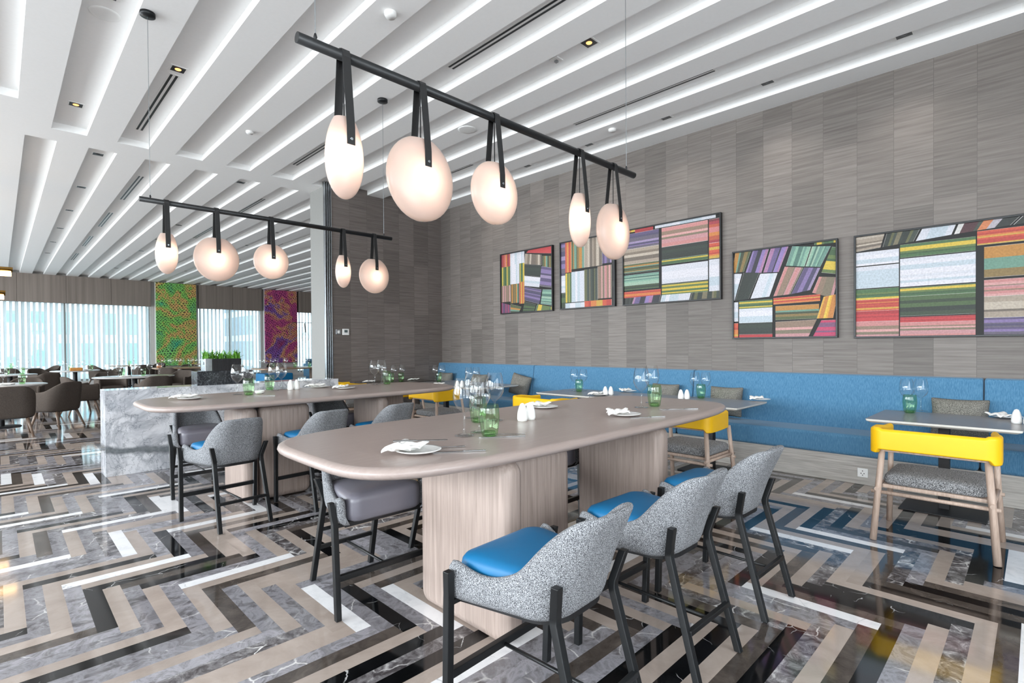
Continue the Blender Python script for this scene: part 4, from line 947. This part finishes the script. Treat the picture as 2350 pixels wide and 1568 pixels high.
def plate():
    return MB().lathe([(.001, .003), (.055, .003), (.075, .010), (.083, .013), (.083, .015), (.073, .014), (.052, .007), (.001, .006)], 36).build('side_plate', M_CHINA)
def napkin(name='folded_napkin'):
    mb = MB(); N = 10; V = {}
    for side in (0, 1):
        for i in range(N+1):
            for j in range(N+1):
                x = -.075+.15*i/N; y = -.055+.11*j/N; z = .016+.007*math.sin(i*.9+j*.5)+.004*math.sin(j*1.7)+(.006 if not side else 0)
                x += .006*math.sin(j*1.1); y += .005*math.sin(i*1.3); V[side, i, j] = mb.bm.verts.new((x, y, z))
    for side in (0, 1):
        for i in range(N):
            for j in range(N): mb.bm.faces.new([V[side, i, j], V[side, i+1, j], V[side, i+1, j+1], V[side, i, j+1]])
    for i in range(N):
        for a, b in ((0, 0), (N, N)):
            mb.bm.faces.new([V[0, i, a], V[0, i+1, a], V[1, i+1, a], V[1, i, a]]); mb.bm.faces.new([V[0, a, i], V[0, a, i+1], V[1, a, i+1], V[1, a, i]])
    return mb.build(name, M_NAP, None, smooth=True)
def fork():
    mb = MB()
    pts = [(0, -.095, .0035), (0, -.03, .003), (0, .03, .005), (0, .05, .003)]
    mb.rings([[(p[0]-w_, p[1], p[2]-.001), (p[0]+w_, p[1], p[2]-.001), (p[0]+w_, p[1], p[2]+.001), (p[0]-w_, p[1], p[2]+.001)] for p, w_ in zip(pts, (.006, .0028, .0028, .011))])
    for k in range(4):
        x = -.0092+.0061*k
        mb.rings([[(x-.0014, y, z-.001), (x+.0014, y, z-.001), (x+.0014, y, z+.001), (x-.0014, y, z+.001)] for y, z in ((.048, .003), (.075, .002), (.095, .006))])
    return mb.build('fork', M_CUT)
def knife():
    mb = MB()
    prof = [(-.105, .0055, .003), (-.02, .0045, .003), (-.01, .006, .0015), (.06, .0085, .0012), (.095, .007, .0012), (.105, .0015, .0012)]
    mb.rings([[(-a*.6, y, .0002), (a, y, .0002), (a, y, .0002+h*1.6), (-a*.6, y, .0002+h*1.6)] for y, a, h in prof])
    return mb.build('knife', M_CUT)
def proto(o, cat, grp, k=1):
    o.data.transform(Matrix.Scale(k, 4))
    if cat == 'tumbler': o.data.transform(Matrix.Diagonal((1, 1, 1.15, 1)))
    tag(o, '', cat, grp); return Proto(o)
PW = proto(wine_glass(), 'wine glass', 'wine glasses', 1.31); PT = proto(tumbler(), 'tumbler', 'green ribbed tumblers', 1.3); PSH = proto(shaker(1), 'salt shaker', 'white salt and pepper shakers', 1.45)
PP = proto(plate(), 'plate', 'white side plates', 1.2); PN = proto(napkin(), 'napkin', 'folded white napkins', 1.2); PK = proto(knife(), 'knife', 'steel knives', 1.12); PFk = proto(fork(), 'fork', 'steel forks', 1.12)
HT, LT = .9005, .7390
def put(P_, u, v, z, lab, rz=0, dz=0, y=None):
    x_, y_ = at(u, v, z); P_.put((x_, y_, z+dz), rz, lab); return x_, y_
# front high table
for u, v, lab in ((1078, 1000, 'large clear wine glass nearest to us on the front high table'), (1099, 994, 'wine glass just right of the nearest one, before the green tumbler'), (1131, 966, 'wine glass standing taller on the right behind the nearest pair, front table'), (1086, 960, 'wine glass hidden behind the nearest glass, its foot showing at the left, front table'),
                  (1472, 936, 'big wine glass left of the green tumbler, right end of the front table'), (1496, 925, 'wine glass behind the green tumbler at the right end of the front table')):
    put(PW, u, v, HT, lab)
put(PT, 1113, 1000, HT, 'green ribbed glass tumbler nearest to us on the front table', .3); put(PT, 1102, 969, HT, 'green tumbler directly behind the nearest tumbler', .1); put(PT, 1502, 933, HT, 'green ribbed tumbler at the right end of the front table')
put(PSH, 1199, 966, HT, 'left white shaker of the pair on the front table'); put(PSH, 1217, 963, HT, 'right white shaker of the pair on the front table')
def setting(u, v, z, where, rz, fk=True, plt=True):
    x_, y_ = at(u, v, z)
    if plt:
        PP.put((x_+.02, y_-.01, z), 0, 'white side plate under a napkin '+where)
        PN.put((x_-.02, y_+.02, z+.009), rz, 'folded white napkin lying on a plate '+where)
    else: PN.put((x_, y_, z-.003), rz, 'folded white napkin '+where)
setting(948, 1040, HT, 'at the front left of the near high table', .5)
x_, y_ = at(985, 1037, HT); PK.put((x_-.02, y_+.035, HT+.046), -2.2, 'butter knife resting on the nearest plate')
x_, y_ = at(1005, 1030, HT); PFk.put((x_+.02, y_+.0, HT+.0005), 1.0, 'fork beside the nearest plate')
x_, y_ = at(1030, 1038, HT); PK.put((x_+.03, y_-.03, HT+.0005), .95, 'knife right of the nearest plate on the front table')
x_, y_ = at(1150, 1003, HT); PK.put((x_, y_-.01, HT+.0005), .9, 'knife right of the nearest green tumbler'); PFk.put((x_+.05, y_+.03, HT+.0005), .85, 'fork right of the nearest green tumbler')
setting(1243, 937, HT, 'behind the white shakers of the front table', .2)
setting(1428, 955, HT, 'left of the big glass, front table right end', .7)
x_, y_ = at(1470, 958, HT); PK.put((x_+.02, y_-.04, HT+.0005), 1.0, 'knife beside the plate at the right end of the front table')
x_, y_ = at(1565, 940, HT); PK.put((x_, y_, HT+.0005), .9, 'knife near the rounded right end of the front table'); PFk.put((x_-.06, y_+.03, HT+.0005), .85, 'fork near the rounded right end of the front table')
# rear high table
setting(430, 917, HT, 'at the left end of the rear high table', .4)
for u, v, lab in ((545, 906, 'wine glass left of the first green tumbler on the rear table'), (568, 899, 'wine glass behind the first green tumbler on the rear table'), (645, 895, 'slim wine glass right of the second green tumbler on the rear table'), (630, 897, 'wine glass behind the second green tumbler on the rear table'), (860, 883.5, 'left wine glass of the group at the right end of the rear table'), (876, 881, 'second wine glass of the group at the right end of the rear table')):
    put(PW, u, v, HT, lab)
put(PT, 571, 907, HT, 'first green tumbler of the rear high table, from the left'); put(PT, 619, 895, HT, 'second green tumbler of the rear high table, from the left'); put(PT, 888, 882, HT, 'green tumbler in the glass group at the right end of the rear table')
put(PSH, 667, 895, HT, 'left white shaker on the rear high table'); put(PSH, 681, 894, HT, 'right white shaker on the rear high table')
setting(730, 890, HT, 'right of the shakers on the rear table', .3); setting(788, 893, HT, 'towards the right end of the rear table', .9)
x_, y_ = at(600, 910, HT); PK.put((x_, y_, HT+.0005), 1.1, 'knife before the first green tumbler, rear table')
b_ = tag(MB().lathe([(.001, .002), (.03, .002), (.042, .012), (.046, .034), (.043, .034), (.038, .014), (.001, .01)], 24).build('small_bowl', M_CHINA), 'small round white bowl between the green tumblers of the rear table', 'bowl'); x_, y_ = at(596, 904, HT); b_.location = (x_, y_, HT)
# banquette tables
for u, v, lab in ((1319, 897, 'left wine glass of the pair on the left part of the middle tables'), (1338, 897, 'right wine glass of the pair on the left part of the middle tables'), (1598, 912, 'left wine glass before the grey cushion on the middle tables'), (1617, 912, 'right wine glass before the grey cushion on the middle tables'),
                  (2084, 944, 'left wine glass, above the green tumbler on the right table'), (2110, 944, 'right wine glass standing free on the right table'), (1001, 877, 'left wine glass of the pair on the farthest banquette table'), (1013, 877, 'right wine glass of the pair on the farthest banquette table'), (1077, 887, 'left one of two wine glasses seen above the nearest big glass'), (1092, 887, 'right one of two wine glasses seen above the nearest big glass')):
    put(PW, u, v, LT, lab)
put(PT, 1329, 899, LT, 'green tumbler on the left part of the middle tables'); put(PT, 1608, 914, LT, 'green tumbler before the cushion on the middle tables'); put(PT, 2088, 948, LT, 'green tumbler on the table at the right'); put(PT, 1007, 876, LT, 'green tumbler on the farthest banquette table')
for u, v, lab in ((1390, 907, 'left white shaker on the left part of the middle tables'), (1401, 907, 'right white shaker on the left part of the middle tables'), (1563, 916, 'left white shaker before the cushion on the middle tables'), (1576, 916, 'right white shaker before the cushion on the middle tables'), (2333, 972, 'white shaker at the right edge of the right table'), (2362, 976, 'white shaker cut off by the right edge'), (1051, 890, 'left white shaker on the far banquette table'), (1059, 890, 'right white shaker on the far banquette table')):
    put(PSH, u, v, LT, lab)
setting(1372, 908, LT, 'left of the shakers on the middle tables', .3); setting(1440, 899.5, LT, 'at the back of the middle tables', .8); setting(1742, 919, LT, 'at the right end of the middle tables', .4); setting(2306, 960, LT, 'behind the shakers of the right table', .6); setting(1010, 885, LT, 'on the nearer far table before its tumbler', .2)
x_, y_ = at(1635, 909, LT); PK.put((x_, y_, LT+.0005), 1.5, 'dark knife right of the wine glasses on the middle tables')
# alcove table
for x, y, k, lab in ((4.75, 7.95, 'w', 'left wine glass on the dark alcove table'), (4.95, 7.98, 'w', 'middle wine glass on the dark alcove table'), (5.1, 7.95, 'w', 'right wine glass on the dark alcove table'), (4.84, 7.9, 't', 'left green tumbler on the dark alcove table'), (5.04, 7.88, 't', 'right green tumbler on the dark alcove table')):
    (PW if k == 'w' else PT).put((x, y, LT), 0, lab)
PN.put((5.42, 8.05, LT-.003), .3, 'folded white napkin on the right of the dark alcove table'); PN.put((4.6, 8.2, LT-.003), .1, 'folded white napkin at the left of the dark alcove table')
# far room tables
FT = .7455
rg = random.Random(12)
def cluster(cx, cy, n, sx, sy, where, step):
    for k in range(n):
        x = cx-sx+2*sx*(k+.5)/n+rg.uniform(-.03, .03); y = cy+rg.uniform(-sy, sy); g_ = k % step != step-1
        (PW if g_ else PT).put((x, y, FT if 'wooden' not in where else .7505), rg.random(), ('clear wine glass ' if g_ else 'green tumbler ')+where, ('wine glasses ' if g_ else 'green tumblers ')+where)
cluster(4.6, 19.1, 16, 1.0, .25, 'on the long wooden table under the green art', 7)
cluster(6.4, 15.9, 16, 1.0, .3, 'on the long wooden table left of the column', 4)
cluster(2.15, 14.1, 8, .5, .3, 'on the oval table behind the counter', 3)
cluster(1.55, 19.2, 6, .4, .2, 'on the round black-footed table', 3)
cluster(.05, 12.7, 3, .35, .3, 'on the round table at the left edge', 3)
cluster(.2, 17.6, 4, .3, .2, 'on the second round table at far left', 2)
cluster(.3, 23.2, 5, .5, .3, 'on the most distant left table', 3)
cluster(3.4, 23.3, 5, .4, .2, 'on the far table left of the green art', 3)
for x, y, lab in ((.1, 12.45, 'folded white napkin on the round table at the left edge'), (1.95, 13.85, 'folded white napkin on the left of the oval table'), (1.8, 19.0, 'folded white napkin on the black-footed round table')):
    PN.put((x, y, FT-.003), rg.random(), lab)
tag(B('bread_basket', 1.4, 18.75, FT, 1.68, 18.87, FT+.09, plain('orange_wicker', '#b9803f', .8, var=.2), None, .02), 'orange rectangular bread box on the black-footed round table', 'basket')
tag(B('bread_basket', 3.45, 18.9, .7505, 3.58, 19.02, .84, plain('orange_wicker2', '#b0703c', .8, var=.2), None, .02), 'orange box on the long wooden table under the green art', 'basket')

# nudge glasses, tumblers and shakers apart where they would touch
bpy.context.view_layer.update()
items = [(o, .0605 if o.name.startswith('wine') else .0575 if o.name.startswith('tumb') else .034) for o in C.objects if o.parent is None and o.name.split('.')[0] in ('wine_glass', 'tumbler', 'shaker')]
for it in range(60):
    for i, (a, ra) in enumerate(items):
        for b, rb in items[i+1:]:
            d = b.location-a.location
            if abs(d.z) > .1: continue
            q = math.hypot(d.x, d.y); m_ = ra+rb
            if q < m_:
                if q < 1e-4: d.x, q = 1e-3, 1e-3
                k = (m_-q)/q*.5; a.location.x -= d.x*k; a.location.y -= d.y*k; b.location.x += d.x*k; b.location.y += d.y*k
